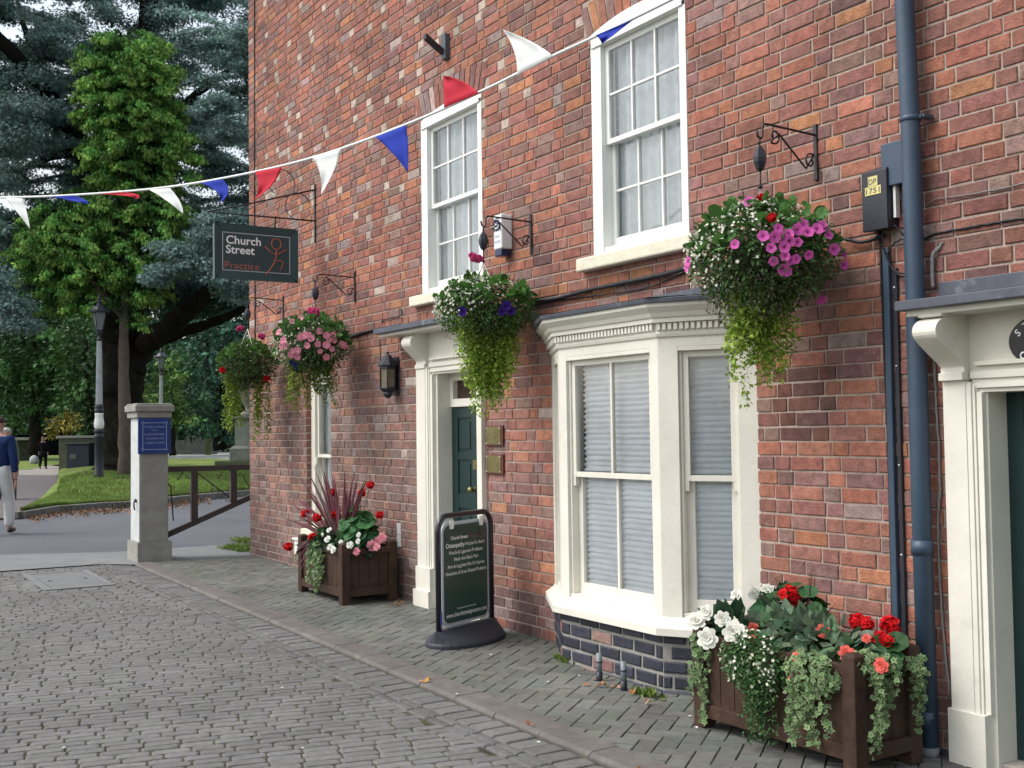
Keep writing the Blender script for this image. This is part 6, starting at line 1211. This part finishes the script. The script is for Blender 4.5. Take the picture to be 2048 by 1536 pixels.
# =================================================================== PEOPLE
def mirror_limb(): pass
def skin_body(name,verts,edges,radii,m_,parent=None,root=0,sub=2):
    me=bpy.data.meshes.new(name); me.from_pydata([tuple(v) for v in verts],edges,[]); me.materials.append(m_)
    o=bpy.data.objects.new(name,me); COL.objects.link(o); o.parent=parent
    sk=o.modifiers.new('skin','SKIN'); sk.use_smooth_shade=True
    for i,r in enumerate(radii): d=me.skin_vertices[0].data[i]; d.radius=(r if isinstance(r,tuple) else (r,r)); d.use_root=(i==root)
    sb=o.modifiers.new('sub','SUBSURF'); sb.levels=sub; sb.render_levels=sub; return o
M_skin=mat('skin',(.42,.24,.18),.6,.08,10,.05)
def person(px,py,dep,H,lab,cj,ct,hair,face=0.,stride=.18,fade=False,long_coat=False,shoe=(.03,.02,.015),armsw=.12,hairlong=False):
    """walks away from the camera unless face=pi; local frame: x right, y forward"""
    base=Pd(px,py,dep); t=thing('person',lab,'person',base); ang=math.atan2(R_[2][0],R_[2][1])*-1+face; t.rotation_euler=(0,0,ang); k=H/1.75; t.scale=(k,k,k)
    mj=mat('jacket_cloth',cj,.9,.12,12,.3,50,spec=.05); mt_=mat('trouser_cloth',ct,.9,.08,12,.4,30,spec=.05); mh=mat('hair',hair,.8,.25,60,.3,150); ms=mat('shoe_leather',shoe,.6,.1); s=stride
    # continuous skin body: pelvis, spine, neck, head, arms, legs
    V=[(0,0,.93),(0,.01,1.10),(0,.015,1.28),(0,.01,1.42),(0,.015,1.50),(0,.03,1.56),(0,.035,1.65),(0,.03,1.71),
       (.09,0,.88),(.10,s*.55,.50),(.10,s*.6,.09),(.10,s*.6+.13,.05),(-.09,0,.88),(-.10,-s*.2,.50),(-.10,-s*1.1,.13),(-.10,-s*1.1+.12,.04),
       (.17,.0,1.40),(.235,-armsw*.5,1.14),(.25,armsw*.1-.02,.90),(.25,armsw*.2,.80),(-.17,.0,1.40),(-.235,armsw*.3,1.14),(-.245,armsw*1.2,.91),(-.245,armsw*1.5,.81)]
    E=[(0,1),(1,2),(2,3),(3,4),(4,5),(5,6),(6,7),(0,8),(8,9),(9,10),(10,11),(0,12),(12,13),(13,14),(14,15),(3,16),(16,17),(17,18),(18,19),(3,20),(20,21),(21,22),(22,23)]
    Rr=[(.14,.11),(.13,.10),(.15,.105),(.12,.085),.052,.062,(.078,.095),(.055,.07),.09,.06,.042,.035,.09,.06,.042,.035,.055,.043,.032,.03,.055,.043,.032,.03]
    skin_body('body',V,E,Rr,M_skin,t)
    def sub(name,idx,rad,m_):
        mp={a:i for i,a in enumerate(idx)}; return skin_body(name,[V[a] for a in idx],[(mp[a],mp[b]) for a,b in E if a in mp and b in mp],rad,m_,t)
    jb=[0,1,2,3,16,17,18,20,21,22]; sub('jacket',jb,[(.190,.155) if not long_coat else (.20,.17),(.175,.135),(.19,.14),(.14,.10),.085,.066,.052,.085,.066,.052],mj)
    if long_coat:
        m_=MB(); m_.lathe([(.19,.98),(.215,.75),(.22,.62),(.16,.62)],(0,0,0),16); o=m_.mesh('coat_skirt',[mj]); oo=link('coat_skirt',o,t)
    sub('trousers',[0,1,8,9,10,12,13,14],[(.155,.125),(.145,.115),.112,.088,.078,.112,.088,.078],mt_)
    for (i,j) in ((10,11),(14,15)):
        a,b=np.array(V[i]),np.array(V[j]); skin_body('shoe',[a+(0,-.03,-.04),a+(0,.05,-.04),b+(0,.03,0)],[(0,1),(1,2)],[(.048,.045),(.046,.045),(.042,.03)],ms,t)
    hv=[(0,.0,1.62),(0,.015,1.69),(0,.02,1.735)]; hr=[(.083,.075),(.095,.10),(.07,.08)]
    if hairlong: hv=[(0,-.04,1.42),(0,-.035,1.52)]+hv; hr=[(.08,.04),(.09,.05)]+hr
    skin_body('hair',hv,[(i,i+1) for i in range(len(hv)-1)],hr,mh,t)
    # hands: palm with four fingers and a thumb
    for (i,sx) in ((19,1),(23,-1)):
        c=np.array(V[i]); hv=[c+(0,0,.02),c+(0,.005,-.06)]; he=[(0,1)]; hr=[.024,(.036,.018)]
        for f,(dy,L_) in enumerate(((-.027,.055),(-.009,.068),(.009,.064),(.026,.05))):
            n0=len(hv); hv+= [c+(0,dy+.005,-.085),c+(-.008*sx,dy+.008,-.085-L_*.5),c+(-.022*sx,dy+.012,-.085-L_)]; he+=[(1,n0),(n0,n0+1),(n0+1,n0+2)]; hr+=[.0095,.0088,.0075]
        n0=len(hv); hv+=[c+(-.012*sx,.035,-.035),c+(-.022*sx,.05,-.07)]; he+=[(0,n0),(n0,n0+1)]; hr+=[.011,.009]
        skin_body('hand',hv,he,hr,M_skin,t,sub=1)
    # face: nose, ears
    skin_body('nose',[(0,.115,1.635),(0,.135,1.61)],[(0,1)],[.012,.014],M_skin,t,sub=1)
    for sx in (1,-1): skin_body('ear',[(sx*.082,.03,1.64),(sx*.09,.02,1.61)],[(0,1)],[(.012,.022),(.01,.016)],M_skin,t,sub=1)
    return t
pg=G(-4,1068); dp=float((pg-np.array([0,0,CAMZ]))@R_[2])
person(-4,1069,dp,1.78,'person in navy jacket and pale trousers walking away, cut by the left edge','x' and (.018,.035,.10),(.62,.62,.60),(.07,.035,.025),stride=.26,armsw=.06)
pg=G(10,985); dp2=26.0
person(12,1012,24.5,1.72,'grey haired person in an olive beige coat walking beyond the navy jacket','x' and (.13,.125,.085),(.08,.08,.08),(.50,.50,.48),stride=.2,armsw=.05,long_coat=True)
pg=G(85,938); dp3=float((pg-np.array([0,0,CAMZ]))@R_[2]); 
person(86,938,dp3,65/F_*dp3,'farthest person, dressed all in black with long fair hair, on the path','x' and (.006,.006,.008),(.010,.010,.013),(.16,.10,.05),stride=.18,armsw=.05,long_coat=True,hairlong=True)
